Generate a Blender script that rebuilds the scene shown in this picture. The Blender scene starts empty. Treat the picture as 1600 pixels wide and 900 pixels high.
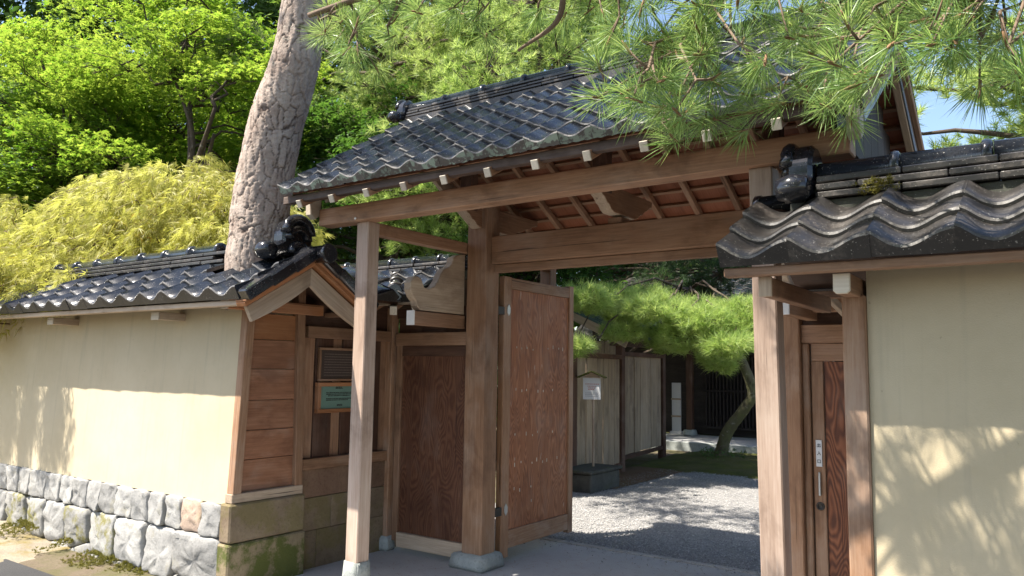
import bpy, bmesh, math, random
import numpy as np
from mathutils import Vector, Matrix, noise as mnoise
random.seed(7)
rng = np.random.default_rng(11)
S = bpy.context.scene
COL = S.collection
R_ = math.radians
PI = math.pi

# ------------------------------------------------------------------ camera, sky, sun, exposure
cam_d = bpy.data.cameras.new("camera")
cam = bpy.data.objects.new("camera", cam_d); COL.objects.link(cam)
cam_d.sensor_width = 36.0; cam_d.sensor_fit = 'HORIZONTAL'
cam_d.lens = 36.0 * 1207.0 / 1600.0
cam_d.clip_start = 0.05; cam_d.clip_end = 500
RM = ((0.8177741, 0.5753523, 0.0146698), (-0.0479926, 0.0935696, -0.9944553), (-0.5735348, 0.8125358, 0.1041314))
cam.matrix_world = Matrix(((RM[0][0], -RM[1][0], -RM[2][0], 0.0), (RM[0][1], -RM[1][1], -RM[2][1], 0.0),
                           (RM[0][2], -RM[1][2], -RM[2][2], 1.62), (0, 0, 0, 1)))
S.camera = cam
SUN_EL, SUN_AZ = R_(58.6), R_(215.0)          # azimuth clockwise from +Y: sun is in front of the gate, to the left
sun_dir = Vector((math.sin(SUN_AZ) * math.cos(SUN_EL), math.cos(SUN_AZ) * math.cos(SUN_EL), math.sin(SUN_EL)))
W = bpy.data.worlds.new("World"); S.world = W; W.use_nodes = True
wn = W.node_tree.nodes; wl = W.node_tree.links
sky = wn.new('ShaderNodeTexSky'); sky.sky_type = 'NISHITA'; sky.sun_disc = False
sky.sun_elevation = SUN_EL; sky.sun_rotation = SUN_AZ; sky.air_density = 1.0; sky.dust_density = 1.5; sky.ozone_density = 1.0
bg = wn['Background']; bg.inputs['Strength'].default_value = 0.105
wl.new(sky.outputs[0], bg.inputs[0])
sd = bpy.data.lights.new("sun", 'SUN'); sd.energy = 5.0; sd.angle = R_(0.53); sd.color = (1.0, 0.93, 0.82)
sun = bpy.data.objects.new("sun", sd); COL.objects.link(sun)
sun.rotation_euler = sun_dir.to_track_quat('Z', 'Y').to_euler()
S.view_settings.view_transform = 'Standard'; S.view_settings.look = 'None'
S.view_settings.exposure = 1.5; S.view_settings.gamma = 1.0
S.cycles.max_bounces = 8; S.cycles.diffuse_bounces = 5; S.cycles.transmission_bounces = 4

# ------------------------------------------------------------------ materials
def new_mat(name):
    m = bpy.data.materials.new(name); m.use_nodes = True
    nt = m.node_tree
    return m, nt.nodes, nt.links, nt.nodes['Principled BSDF']
def ramp(n, stops):
    r = n.new('ShaderNodeValToRGB'); e = r.color_ramp.elements
    while len(e) < len(stops): e.new(0.5)
    for i, (p, c) in enumerate(stops):
        e[i].position = p; e[i].color = (c[0], c[1], c[2], 1)
    return r
def coords(n, l, scale, rand=True, kind='Object'):
    tc = n.new('ShaderNodeTexCoord'); src = tc.outputs[kind]
    if rand:
        oi = n.new('ShaderNodeObjectInfo'); mm = n.new('ShaderNodeVectorMath'); mm.operation = 'MULTIPLY_ADD'
        cmb = n.new('ShaderNodeCombineXYZ')
        for k in range(3): l.new(oi.outputs['Random'], cmb.inputs[k])
        mm.inputs[1].default_value = (37, 53, 71)
        l.new(cmb.outputs[0], mm.inputs[0]); l.new(src, mm.inputs[2]); src = mm.outputs[0]
    mp = n.new('ShaderNodeVectorMath'); mp.operation = 'MULTIPLY'; mp.inputs[1].default_value = scale
    l.new(src, mp.inputs[0])
    return mp.outputs[0]
def noise(n, l, vec, scale, detail=6, rough=0.6, dist=0.0):
    t = n.new('ShaderNodeTexNoise'); t.inputs['Scale'].default_value = scale
    t.inputs['Detail'].default_value = detail; t.inputs['Roughness'].default_value = rough
    t.inputs['Distortion'].default_value = dist
    l.new(vec, t.inputs['Vector']); return t.outputs['Fac']
def mixc(n, l, fac, a, b, mode='MIX'):
    m = n.new('ShaderNodeMix'); m.data_type = 'RGBA'; m.blend_type = mode
    for sock, v in ((m.inputs[0], fac), (m.inputs[6], a), (m.inputs[7], b)):
        if isinstance(v, (int, float)): sock.default_value = v
        elif isinstance(v, tuple): sock.default_value = (v[0], v[1], v[2], 1)
        else: l.new(v, sock)
    return m.outputs[2]
def math_(n, l, op, a, b=None):
    m = n.new('ShaderNodeMath'); m.operation = op
    for i, v in enumerate((a, b)):
        if v is None: continue
        if isinstance(v, (int, float)): m.inputs[i].default_value = v
        else: l.new(v, m.inputs[i])
    return m.outputs[0]
def maprange(n, l, v, a, b, c=0.0, d=1.0):
    m = n.new('ShaderNodeMapRange'); l.new(v, m.inputs[0])
    for i, x in enumerate((a, b, c, d)): m.inputs[i + 1].default_value = x
    return m.outputs[0]
def bump(n, l, h, strength, dist, bs):
    b = n.new('ShaderNodeBump'); b.inputs['Strength'].default_value = strength; b.inputs['Distance'].default_value = dist
    l.new(h, b.inputs['Height']); l.new(b.outputs[0], bs.inputs['Normal'])

def wood(name, dark, mid, pale, grey=0.3, rough=0.62, figure=0.0, spots=False):
    """grain runs along local X; fine fibres, broad streaks, silvered patches; figure>0 adds cathedral rings"""
    m, n, l, b = new_mat(name)
    v1 = coords(n, l, (1.2, 26, 26)); fib = noise(n, l, v1, 3.0, 8, 0.65)
    v2 = coords(n, l, (0.9, 5, 5)); st = noise(n, l, v2, 1.2, 4, 0.6)
    c = ramp(n, [(0.25, dark), (0.52, mid), (0.8, pale)])
    s = math_(n, l, 'ADD', math_(n, l, 'MULTIPLY', fib, 0.55), math_(n, l, 'MULTIPLY', st, 0.5))
    hgt = fib
    if figure > 0:
        v3 = coords(n, l, (0.8, 3.0, 3.0)); f = noise(n, l, v3, 1.1, 2.5, 0.45, 0.2)
        w = math_(n, l, 'SINE', math_(n, l, 'MULTIPLY', f, 230.0))
        w = maprange(n, l, w, -1, 1, 0, 1)
        s = math_(n, l, 'ADD', math_(n, l, 'MULTIPLY', s, 1 - figure), math_(n, l, 'MULTIPLY', w, figure))
        hgt = w
    l.new(s, c.inputs[0])
    v4 = coords(n, l, (1.0, 1.6, 1.6)); g = noise(n, l, v4, 2.2, 5, 0.6)
    gm = maprange(n, l, g, 0.5, 0.75, 0, grey)
    col = mixc(n, l, gm, c.outputs[0], (0.30, 0.255, 0.215))
    if spots:
        vs = coords(n, l, (2.0, 9, 9)); sp = noise(n, l, vs, 3.1, 2, 0.5)
        col = mixc(n, l, maprange(n, l, sp, 0.70, 0.76, 0, 0.6), col, (0.5, 0.42, 0.35))
    v5 = coords(n, l, (0.55, 30, 30)); ck = noise(n, l, v5, 1.6, 3, 0.5)
    ckm = maprange(n, l, ck, 0.685, 0.72, 0, 0.8); col = mixc(n, l, ckm, col, (dark[0] * .35, dark[1] * .35, dark[2] * .35))
    v6 = coords(n, l, (1.3, 2.2, 2.2)); sn = noise(n, l, v6, 1.5, 5, 0.65, 0.4); col = mixc(n, l, maprange(n, l, sn, 0.52, 0.68, 0, 0.55), col, (dark[0] * .8, dark[1] * .75, dark[2] * .75))
    hs = n.new('ShaderNodeHueSaturation'); oi = n.new('ShaderNodeObjectInfo'); l.new(col, hs.inputs['Color'])
    l.new(maprange(n, l, oi.outputs['Random'], 0, 1, 1.15, 1.7), hs.inputs['Value']); hs.inputs['Saturation'].default_value = 1.05; col = hs.outputs[0]
    hgt = math_(n, l, 'SUBTRACT', hgt, ckm)
    l.new(col, b.inputs['Base Color'])
    b.inputs['Roughness'].default_value = rough
    b.inputs['Specular IOR Level'].default_value = 0.35
    bump(n, l, hgt, 0.3, 0.005, b)
    return m
M = {}
M['wood'] = wood('gate_wood', (0.072, 0.042, 0.025), (0.185, 0.107, 0.066), (0.30, 0.19, 0.125), 0.22)
M['wood_post'] = wood('weathered_post_wood', (0.085, 0.042, 0.023), (0.185, 0.105, 0.062), (0.295, 0.20, 0.135), 0.38)
M['wood_front'] = wood('silvered_post_wood', (0.12, 0.08, 0.058), (0.255, 0.19, 0.15), (0.37, 0.30, 0.255), 0.5)
M['wood_eave'] = wood('stained_shade_eave_wood', (0.014, 0.009, 0.007), (0.042, 0.025, 0.018), (0.085, 0.056, 0.042), 0.25)  # stained wood, with the shade under the tile overhang darkened into it
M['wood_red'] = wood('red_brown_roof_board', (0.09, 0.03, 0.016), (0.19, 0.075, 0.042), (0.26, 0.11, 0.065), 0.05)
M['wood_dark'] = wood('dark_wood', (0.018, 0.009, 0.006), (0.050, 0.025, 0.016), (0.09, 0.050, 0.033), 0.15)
M['wood_orange'] = wood('orange_cedar', (0.13, 0.055, 0.024), (0.22, 0.10, 0.047), (0.30, 0.16, 0.085), 0.2)
M['wood_board'] = wood('warm_end_board', (0.085, 0.036, 0.019), (0.175, 0.084, 0.048), (0.26, 0.145, 0.095), 0.3)
M['wood_grey'] = wood('silver_grey_wood', (0.16, 0.12, 0.085), (0.29, 0.225, 0.165), (0.42, 0.345, 0.27), 0.45)
M['wood_end'] = wood('pale_painted_end_wood', (0.28, 0.24, 0.19), (0.40, 0.355, 0.29), (0.48, 0.44, 0.37), 0.1)
M['wood_fence'] = wood('old_fence_board', (0.07, 0.05, 0.035), (0.19, 0.145, 0.10), (0.31, 0.25, 0.18), 0.3)
M['wood_fig'] = wood('figured_door_wood', (0.13, 0.047, 0.021), (0.245, 0.098, 0.046), (0.36, 0.165, 0.088), 0.25, 0.55, 0.27, True)
M['wood_fig_dark'] = wood('figured_dark_wood', (0.042, 0.016, 0.009), (0.085, 0.036, 0.02), (0.125, 0.062, 0.036), 0.15, 0.6, 0.25)
M['wood_fig_red'] = wood('figured_red_wood', (0.045, 0.015, 0.008), (0.12, 0.043, 0.021), (0.20, 0.08, 0.042), 0.15, 0.55, 0.36)
M['black_wood'] = wood('charred_wood', (0.008, 0.006, 0.006), (0.018, 0.014, 0.013), (0.035, 0.028, 0.025), 0.05)

def plaster():
    m, n, l, b = new_mat('ochre_plaster')
    v = coords(n, l, (1, 1, 1), False)
    a = noise(n, l, v, 1.3, 5, 0.6); f = noise(n, l, v, 180, 3, 0.6); s = noise(n, l, coords(n, l, (3.5, 3.5, 0.5), False), 2.0, 5, 0.6)
    c = mixc(n, l, maprange(n, l, a, 0.3, 0.7), (0.47, 0.395, 0.265), (0.54, 0.465, 0.33))
    c = mixc(n, l, maprange(n, l, s, 0.55, 0.8, 0, 0.25), c, (0.42, 0.37, 0.28))
    c = mixc(n, l, maprange(n, l, noise(n, l, v, 9, 6, 0.7), 0.45, 0.75, 0, 0.22), c, (0.40, 0.34, 0.23))
    dr = noise(n, l, coords(n, l, (16, 16, 0.7), False), 1.0, 4, 0.6); c = mixc(n, l, maprange(n, l, dr, 0.56, 0.78, 0, 0.38), c, (0.33, 0.29, 0.22))
    pt = noise(n, l, v, 26, 2, 0.5); c = mixc(n, l, maprange(n, l, pt, 0.74, 0.77, 0, 0.5), c, (0.28, 0.23, 0.17))
    l.new(c, b.inputs['Base Color']); b.inputs['Roughness'].default_value = 0.95; b.inputs['Specular IOR Level'].default_value = 0.15
    bump(n, l, math_(n, l, 'ADD', f, math_(n, l, 'MULTIPLY', a, 3.0)), 0.3, 0.004, b); return m
M['plaster'] = plaster()

def tile_mat(name, base, rough, pale_amt, pale=(0.20, 0.185, 0.165), lichen=None):
    m, n, l, b = new_mat(name)
    v = coords(n, l, (1, 1, 1)); a = noise(n, l, v, 6, 6, 0.65); f = noise(n, l, v, 70, 4, 0.7)
    w = maprange(n, l, math_(n, l, 'ADD', math_(n, l, 'MULTIPLY', a, 0.6), math_(n, l, 'MULTIPLY', f, 0.4)), 0.5, 0.66, 0, pale_amt)
    c = mixc(n, l, w, base, pale)
    sp = maprange(n, l, noise(n, l, coords(n, l, (1, 1, 1)), 120, 1, 0.5), 0.70, 0.74, 0, 0.6)
    c = mixc(n, l, sp, c, (0.36, 0.35, 0.32))
    r = maprange(n, l, w, 0, 1, rough, 0.7)
    if lichen:
        q = maprange(n, l, noise(n, l, coords(n, l, (1, 1, 1)), 17, 5, 0.7), 0.5, 0.54, 0, 0.85)
        c = mixc(n, l, q, c, lichen); r = maprange(n, l, q, 0, 1, 0.5, 0.9)
    oi = n.new('ShaderNodeObjectInfo')
    hs = n.new('ShaderNodeHueSaturation'); l.new(c, hs.inputs['Color'])
    l.new(maprange(n, l, oi.outputs['Random'], 0, 1, 0.65, 1.4), hs.inputs['Value'])
    l.new(hs.outputs[0], b.inputs['Base Color'])
    l.new(r, b.inputs['Roughness'])
    b.inputs['Specular IOR Level'].default_value = 0.6
    bump(n, l, math_(n, l, 'ADD', a, math_(n, l, 'MULTIPLY', f, 0.3)), 0.12, 0.01, b); return m
M['tile'] = tile_mat('glazed_black_tile', (0.012, 0.015, 0.021), 0.17, 0.16, (0.12, 0.115, 0.11))
M['tile_old'] = tile_mat('worn_black_tile', (0.022, 0.020, 0.019), 0.36, 0.75, (0.095, 0.080, 0.068))
M['tile_edge'] = tile_mat('worn_tile_edge', (0.06, 0.056, 0.053), 0.45, 0.75, (0.22, 0.20, 0.18))
M['tile_lichen'] = tile_mat('lichened_tile_front', (0.06, 0.054, 0.05), 0.55, 0.4, (0.15, 0.13, 0.11), (0.20, 0.25, 0.20))
M['tile_glossy'] = tile_mat('glossy_black_glaze', (0.012, 0.013, 0.017), 0.13, 0.12)
M['mortar'] = tile_mat('grey_ridge_mortar', (0.06, 0.062, 0.05), 0.9, 0.6, (0.10, 0.11, 0.07))

def stone_mat(name, c0, c1, moss, mossc=(0.10, 0.11, 0.02), mlo=0.52):
    m, n, l, b = new_mat(name)
    v = coords(n, l, (1, 1, 1)); a = noise(n, l, v, 5, 8, 0.65); f = noise(n, l, v, 45, 5, 0.7)
    c = mixc(n, l, maprange(n, l, a, 0.3, 0.7), c0, c1)
    c = mixc(n, l, maprange(n, l, f, 0.52, 0.7, 0, 0.5), c, (c0[0] * .45, c0[1] * .45, c0[2] * .45))
    oi = n.new('ShaderNodeObjectInfo'); hs = n.new('ShaderNodeHueSaturation'); l.new(c, hs.inputs['Color'])
    l.new(maprange(n, l, oi.outputs['Random'], 0, 1, 0.8, 1.2), hs.inputs['Value']); c = hs.outputs[0]
    if moss > 0:
        q = noise(n, l, coords(n, l, (1, 1, 1)), 4.2, 7, 0.7)
        c = mixc(n, l, maprange(n, l, q, mlo, mlo + 0.1, 0, moss), c, mossc)
    l.new(c, b.inputs['Base Color']); b.inputs['Roughness'].default_value = 0.92; b.inputs['Specular IOR Level'].default_value = 0.2
    bump(n, l, math_(n, l, 'ADD', a, math_(n, l, 'MULTIPLY', f, 0.4)), 0.55, 0.02, b); return m
M['stone'] = stone_mat('pale_grey_stone', (0.24, 0.238, 0.232), (0.37, 0.362, 0.345), 0.3, (0.24, 0.21, 0.10), 0.56)
M['stone_moss'] = stone_mat('mossy_grey_stone', (0.23, 0.228, 0.22), (0.36, 0.35, 0.325), 0.85, (0.17, 0.155, 0.035), 0.5)
M['stone_tan'] = stone_mat('tan_stone', (0.34, 0.25, 0.19), (0.44, 0.34, 0.27), 0.3, (0.2, 0.17, 0.04))
M['stone_block'] = stone_mat('brown_cut_stone', (0.15, 0.11, 0.075), (0.23, 0.18, 0.12), 0.5, (0.14, 0.12, 0.04), 0.45)
M['stone_green'] = stone_mat('moss_covered_stone', (0.15, 0.12, 0.075), (0.24, 0.19, 0.12), 0.9, (0.07, 0.085, 0.018), 0.44)
M['mud_course'] = stone_mat('brown_mud_course', (0.15, 0.09, 0.06), (0.21, 0.135, 0.09), 0.12)
M['stone_base'] = stone_mat('blue_grey_base_stone', (0.24, 0.26, 0.25), (0.36, 0.38, 0.36), 0.0)
M['stone_dark'] = stone_mat('dark_damp_stone', (0.05, 0.05, 0.045), (0.09, 0.09, 0.08), 0.3, (0.06, 0.07, 0.02))

def ground_mat(name, c0, c1, sc, fine, moss=0, mossc=(0.07, 0.075, 0.02), bs=0.3):
    m, n, l, b = new_mat(name)
    v = coords(n, l, (1, 1, 1), False); a = noise(n, l, v, sc, 8, 0.65); f = noise(n, l, v, fine, 4, 0.7)
    c = mixc(n, l, maprange(n, l, a, 0.3, 0.7), c0, c1)
    c = mixc(n, l, maprange(n, l, f, 0.45, 0.65, 0, 0.5), c, (c0[0] * .55, c0[1] * .55, c0[2] * .55))
    if moss:
        q = noise(n, l, coords(n, l, (1, 1, 1), False), 1.7, 7, 0.7); c = mixc(n, l, maprange(n, l, q, 0.45, 0.58, 0, moss), c, mossc)
    l.new(c, b.inputs['Base Color']); b.inputs['Roughness'].default_value = 0.95; b.inputs['Specular IOR Level'].default_value = 0.2
    bump(n, l, math_(n, l, 'ADD', f, a), bs, 0.01, b); return m
M['concrete'] = ground_mat('grey_concrete', (0.35, 0.345, 0.34), (0.44, 0.435, 0.425), 1.5, 160, 0, bs=0.2)
M['asphalt'] = ground_mat('grey_asphalt', (0.045, 0.045, 0.047), (0.07, 0.07, 0.07), 1.5, 140, 0, bs=0.4)
M['concrete_pale'] = ground_mat('pale_edge_concrete', (0.30, 0.29, 0.27), (0.38, 0.37, 0.35), 3, 120)
M['soil'] = ground_mat('damp_soil', (0.11, 0.085, 0.06), (0.17, 0.14, 0.10), 0.8, 60, 0.6)
M['verge'] = ground_mat('sandy_mossy_soil', (0.22, 0.19, 0.15), (0.33, 0.29, 0.22), 2.5, 70, 0.75, (0.17, 0.13, 0.03), 0.6)
M['gravel'] = ground_mat('gravel_bed', (0.20, 0.195, 0.19), (0.28, 0.27, 0.26), 2, 55, bs=0.8)
M['moss'] = ground_mat('moss_ground', (0.045, 0.055, 0.012), (0.09, 0.095, 0.02), 3, 50, 0.3, (0.10, 0.07, 0.05), 0.7)
M['mulch'] = ground_mat('leaf_litter', (0.10, 0.055, 0.035), (0.16, 0.10, 0.06), 4, 40, 0.3, (0.08, 0.07, 0.02), 0.7)

def pebble_mat():
    m, n, l, b = new_mat('grey_pebble'); g = n.new('ShaderNodeNewGeometry')
    c = ramp(n, [(0.0, (0.12, 0.12, 0.125)), (0.5, (0.21, 0.207, 0.205)), (1.0, (0.33, 0.32, 0.31))]); l.new(g.outputs['Random Per Island'], c.inputs[0])
    l.new(c.outputs[0], b.inputs['Base Color']); b.inputs['Roughness'].default_value = 0.85; return m
M['pebble'] = pebble_mat()

def plain(name, c, rough=0.6, metal=0.0, var=0.15):
    m, n, l, b = new_mat(name)
    v = coords(n, l, (1, 1, 1)); a = noise(n, l, v, 14, 5, 0.65)
    cc = mixc(n, l, a, tuple(x * (1 - var) for x in c), tuple(min(1, x * (1 + var)) for x in c))
    l.new(cc, b.inputs['Base Color']); b.inputs['Roughness'].default_value = rough; b.inputs['Metallic'].default_value = metal
    bump(n, l, a, 0.08, 0.004, b); return m
M['iron'] = plain('dark_iron', (0.05, 0.045, 0.04), 0.5, 0.6)
M['bronze'] = plain('dark_bronze_plate', (0.075, 0.055, 0.045), 0.45, 0.2)
M['verdigris'] = plain('verdigris_board', (0.14, 0.24, 0.19), 0.7)
M['ink'] = plain('black_ink', (0.02, 0.02, 0.02), 0.8)
M['ink_pale'] = plain('pale_raised_letter', (0.17, 0.13, 0.11), 0.6)
M['ink_red'] = plain('red_ink', (0.42, 0.12, 0.08), 0.8)
M['ink_grey'] = plain('grey_ink', (0.25, 0.25, 0.26), 0.8)
M['paper'] = plain('white_paper', (0.62, 0.62, 0.62), 0.7, 0, 0.06)
M['white_paint'] = plain('white_paint', (0.75, 0.74, 0.72), 0.6, 0, 0.08)
M['steel'] = plain('pale_steel', (0.5, 0.5, 0.48), 0.4, 0.5)
M['zinc'] = plain('weathered_zinc', (0.30, 0.36, 0.44), 0.42, 0.35)
M['copper_green'] = plain('green_copper', (0.055, 0.10, 0.09), 0.45, 0.1, 0.4)

def bark(name, pale, mid, crack, sc):
    m, n, l, b = new_mat(name)
    at = n.new('ShaderNodeAttribute'); at.attribute_name = 'crack'
    v = coords(n, l, (1, 1, 1), False); a = noise(n, l, v, 5, 6, 0.65); f = noise(n, l, v, 60, 6, 0.7)
    c = mixc(n, l, maprange(n, l, a, 0.35, 0.68), mid, pale)
    c = mixc(n, l, maprange(n, l, f, 0.5, 0.68, 0, 0.55), c, (crack[0] * 2.4, crack[1] * 2.4, crack[2] * 2.4))
    li = noise(n, l, v, 11, 5, 0.7); c = mixc(n, l, maprange(n, l, li, 0.6, 0.66, 0, 0.45), c, (0.36, 0.36, 0.30))
    c = mixc(n, l, at.outputs['Fac'], c, crack)
    l.new(c, b.inputs['Base Color']); b.inputs['Roughness'].default_value = 0.95; b.inputs['Specular IOR Level'].default_value = 0.15
    bump(n, l, math_(n, l, 'ADD', f, a), 0.6, 0.012, b); return m
M['bark'] = bark('plated_pine_bark', (0.46, 0.39, 0.335), (0.30, 0.235, 0.195), (0.075, 0.053, 0.043), 1)
M['bark_dark'] = bark('dark_bark', (0.11, 0.085, 0.065), (0.06, 0.045, 0.035), (0.02, 0.015, 0.012), 1)
M['bark_moss'] = bark('mossy_bark', (0.13, 0.14, 0.06), (0.10, 0.085, 0.06), (0.03, 0.028, 0.016), 1)
M['twig'] = plain('brown_twig', (0.16, 0.11, 0.075), 0.85, 0, 0.35)
M['bud'] = plain('orange_brown_bud', (0.22, 0.12, 0.06), 0.8, 0, 0.3)

def leaf(name, stops, trans, tstops, rough=0.5):
    m, n, l, b = new_mat(name)
    g = n.new('ShaderNodeNewGeometry'); v = coords(n, l, (1, 1, 1), False); a = noise(n, l, v, 0.9, 3, 0.6)
    f = math_(n, l, 'ADD', math_(n, l, 'MULTIPLY', g.outputs['Random Per Island'], 0.55), math_(n, l, 'MULTIPLY', maprange(n, l, a, 0.3, 0.7), 0.45))
    c = ramp(n, stops); l.new(f, c.inputs[0]); t = ramp(n, tstops); l.new(f, t.inputs[0])
    l.new(c.outputs[0], b.inputs['Base Color']); b.inputs['Roughness'].default_value = rough; b.inputs['Specular IOR Level'].default_value = 0.35
    tr = n.new('ShaderNodeBsdfTranslucent'); l.new(t.outputs[0], tr.inputs[0])
    mx = n.new('ShaderNodeMixShader'); mx.inputs[0].default_value = trans
    l.new(b.outputs[0], mx.inputs[1]); l.new(tr.outputs[0], mx.inputs[2]); l.new(mx.outputs[0], n['Material Output'].inputs[0]); return m
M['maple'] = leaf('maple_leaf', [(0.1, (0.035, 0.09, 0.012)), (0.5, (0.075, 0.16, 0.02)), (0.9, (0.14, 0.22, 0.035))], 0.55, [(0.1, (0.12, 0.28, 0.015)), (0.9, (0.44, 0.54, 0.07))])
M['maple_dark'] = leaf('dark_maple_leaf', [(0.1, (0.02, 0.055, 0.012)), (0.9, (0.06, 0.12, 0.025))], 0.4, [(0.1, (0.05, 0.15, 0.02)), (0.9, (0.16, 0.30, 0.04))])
M['lace'] = leaf('yellow_laceleaf', [(0.03, (0.15, 0.085, 0.03)), (0.25, (0.27, 0.27, 0.055)), (0.6, (0.40, 0.37, 0.09)), (0.95, (0.48, 0.46, 0.15))], 0.45, [(0.03, (0.34, 0.16, 0.03)), (0.3, (0.50, 0.52, 0.08)), (0.95, (0.72, 0.70, 0.22))])
M['needle'] = leaf('pine_needle', [(0.1, (0.07, 0.15, 0.045)), (0.6, (0.16, 0.27, 0.075)), (0.95, (0.28, 0.35, 0.13))], 0.38, [(0.1, (0.20, 0.38, 0.07)), (0.95, (0.52, 0.62, 0.20))], 0.36)
M['needle_far'] = leaf('young_pine_needle', [(0.1, (0.13, 0.22, 0.05)), (0.95, (0.34, 0.42, 0.14))], 0.45, [(0.1, (0.40, 0.60, 0.10)), (0.95, (0.72, 0.80, 0.28))], 0.45)
M['needle_dark'] = leaf('dark_pine_needle', [(0.1, (0.02, 0.05, 0.018)), (0.95, (0.06, 0.11, 0.035))], 0.25, [(0.1, (0.05, 0.12, 0.03)), (0.95, (0.14, 0.24, 0.06))], 0.45)
M['wood_leaf'] = leaf('far_leaf', [(0.1, (0.03, 0.07, 0.015)), (0.5, (0.075, 0.14, 0.025)), (0.95, (0.16, 0.24, 0.04))], 0.4, [(0.1, (0.05, 0.13, 0.02)), (0.95, (0.25, 0.38, 0.05))])
M['moss_tuft'] = leaf('moss_tuft', [(0.1, (0.11, 0.11, 0.02)), (0.95, (0.26, 0.22, 0.05))], 0.3, [(0.1, (0.12, 0.14, 0.02)), (0.95, (0.30, 0.26, 0.05))])

# ------------------------------------------------------------------ object helpers
WL = {}                                            # world location of each object
def link(o, parent=None, loc=(0, 0, 0)):
    COL.objects.link(o); WL[o.name] = Vector(loc)
    o.location = Vector(loc)                       # local = world: the inverse of the parent's pose is kept on the child
    if parent:
        o.parent = parent; o.matrix_parent_inverse = Matrix.LocRotScale(parent.location, parent.rotation_euler, None).inverted()
    return o
def thing(name, label, cat, loc=(0, 0, 0), group=None):
    o = bpy.data.objects.new(name, None); o.empty_display_size = 0.2
    link(o, None, loc); tag(o, label, cat, group); return o
def tag(o, label=None, cat=None, group=None, kind=None):
    if label: o['label'] = label
    if cat: o['category'] = cat
    if group: o['group'] = group
    if kind: o['kind'] = kind
    return o
def mesh_from(name, v, f, mats, smooth=False, fm=None):
    me = bpy.data.meshes.new(name); me.from_pydata([tuple(p) for p in v], [], [tuple(q) for q in f])
    for m in (mats if isinstance(mats, (list, tuple)) else [mats]): me.materials.append(m)
    if fm is not None: me.polygons.foreach_set('material_index', np.asarray(fm, dtype=np.int32))
    if smooth: me.polygons.foreach_set('use_smooth', np.ones(len(me.polygons), dtype=bool))
    me.update(); return me
def mobj(name, v, f, mats, parent=None, loc=(0, 0, 0), smooth=False, fm=None):
    """v in world coordinates; stored relative to loc"""
    lv = Vector(loc)
    me = mesh_from(name, [Vector(p) - lv for p in v], f, mats, smooth, fm)
    return link(bpy.data.objects.new(name, me), parent, loc)
BC = {}
def bar_mesh(L, w, h, mat, bev):
    key = (round(L, 4), round(w, 4), round(h, 4), mat.name, bev)
    if key in BC: return BC[key]
    bm = bmesh.new(); bmesh.ops.create_cube(bm, size=1.0)
    for v in bm.verts: v.co = Vector((v.co.x * L, v.co.y * w, v.co.z * h))
    if bev > 0: bmesh.ops.bevel(bm, geom=bm.edges[:], offset=min(bev, w * .3, h * .3), segments=1, affect='EDGES', profile=0.5)
    me = bpy.data.meshes.new('bar'); bm.to_mesh(me); bm.free(); me.materials.append(mat); BC[key] = me
    return me
def beam(name, p0, p1, w, h, mat, parent=None, up=(0, 0, 1), bev=0.004):
    """bar from p0 to p1, its axis is local X, h along up"""
    p0 = Vector(p0); p1 = Vector(p1); x = (p1 - p0); L = x.length; x.normalize()
    u = Vector(up)
    if abs(x.dot(u)) > 0.99: u = Vector((0, 1, 0))
    y = u.cross(x).normalized(); z = x.cross(y)
    o = bpy.data.objects.new(name, bar_mesh(L, w, h, mat, bev)); link(o, parent, (p0 + p1) / 2)
    o.rotation_euler = Matrix((x, y, z)).transposed().to_euler(); return o
def box(name, lo, hi, mat, parent=None, bev=0.004):
    lo = Vector(lo); hi = Vector(hi); d = hi - lo; c = (lo + hi) / 2; a = max(range(3), key=lambda i: d[i])
    if a == 0: return beam(name, (lo.x, c.y, c.z), (hi.x, c.y, c.z), d.y, d.z, mat, parent, bev=bev)
    if a == 1: return beam(name, (c.x, lo.y, c.z), (c.x, hi.y, c.z), d.x, d.z, mat, parent, bev=bev)
    return beam(name, (c.x, c.y, lo.z), (c.x, c.y, hi.z), d.x, d.y, mat, parent, up=(0, 1, 0), bev=bev)
def plate(name, pts, thick, origin, U, V, mat, parent=None, bev=0.004, rim=None):
    """extruded outline; pts (u,v) in metres, thickness centred; long axis of object = U"""
    U = Vector(U).normalized(); V = Vector(V).normalized(); N = U.cross(V)
    bm = bmesh.new(); a = [bm.verts.new((u, v, -thick / 2)) for u, v in pts]
    f = bm.faces.new(a); r = bmesh.ops.extrude_face_region(bm, geom=[f])
    for e in r['geom']:
        if isinstance(e, bmesh.types.BMVert): e.co.z += thick
    bmesh.ops.recalc_face_normals(bm, faces=bm.faces[:])
    if bev:
        es = [e for e in bm.edges if abs(e.verts[0].co.z - e.verts[1].co.z) < 1e-6]
        bmesh.ops.bevel(bm, geom=es, offset=bev, segments=1, affect='EDGES')
    me = bpy.data.meshes.new(name); bm.to_mesh(me); bm.free(); me.materials.append(mat)
    if rim:
        me.materials.append(rim)
        for p in me.polygons:
            if abs(p.normal.z) < 0.3: p.material_index = 1
    o = bpy.data.objects.new(name, me); link(o, parent, origin)
    o.rotation_euler = Matrix((U, V, N)).transposed().to_euler(); return o
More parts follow.
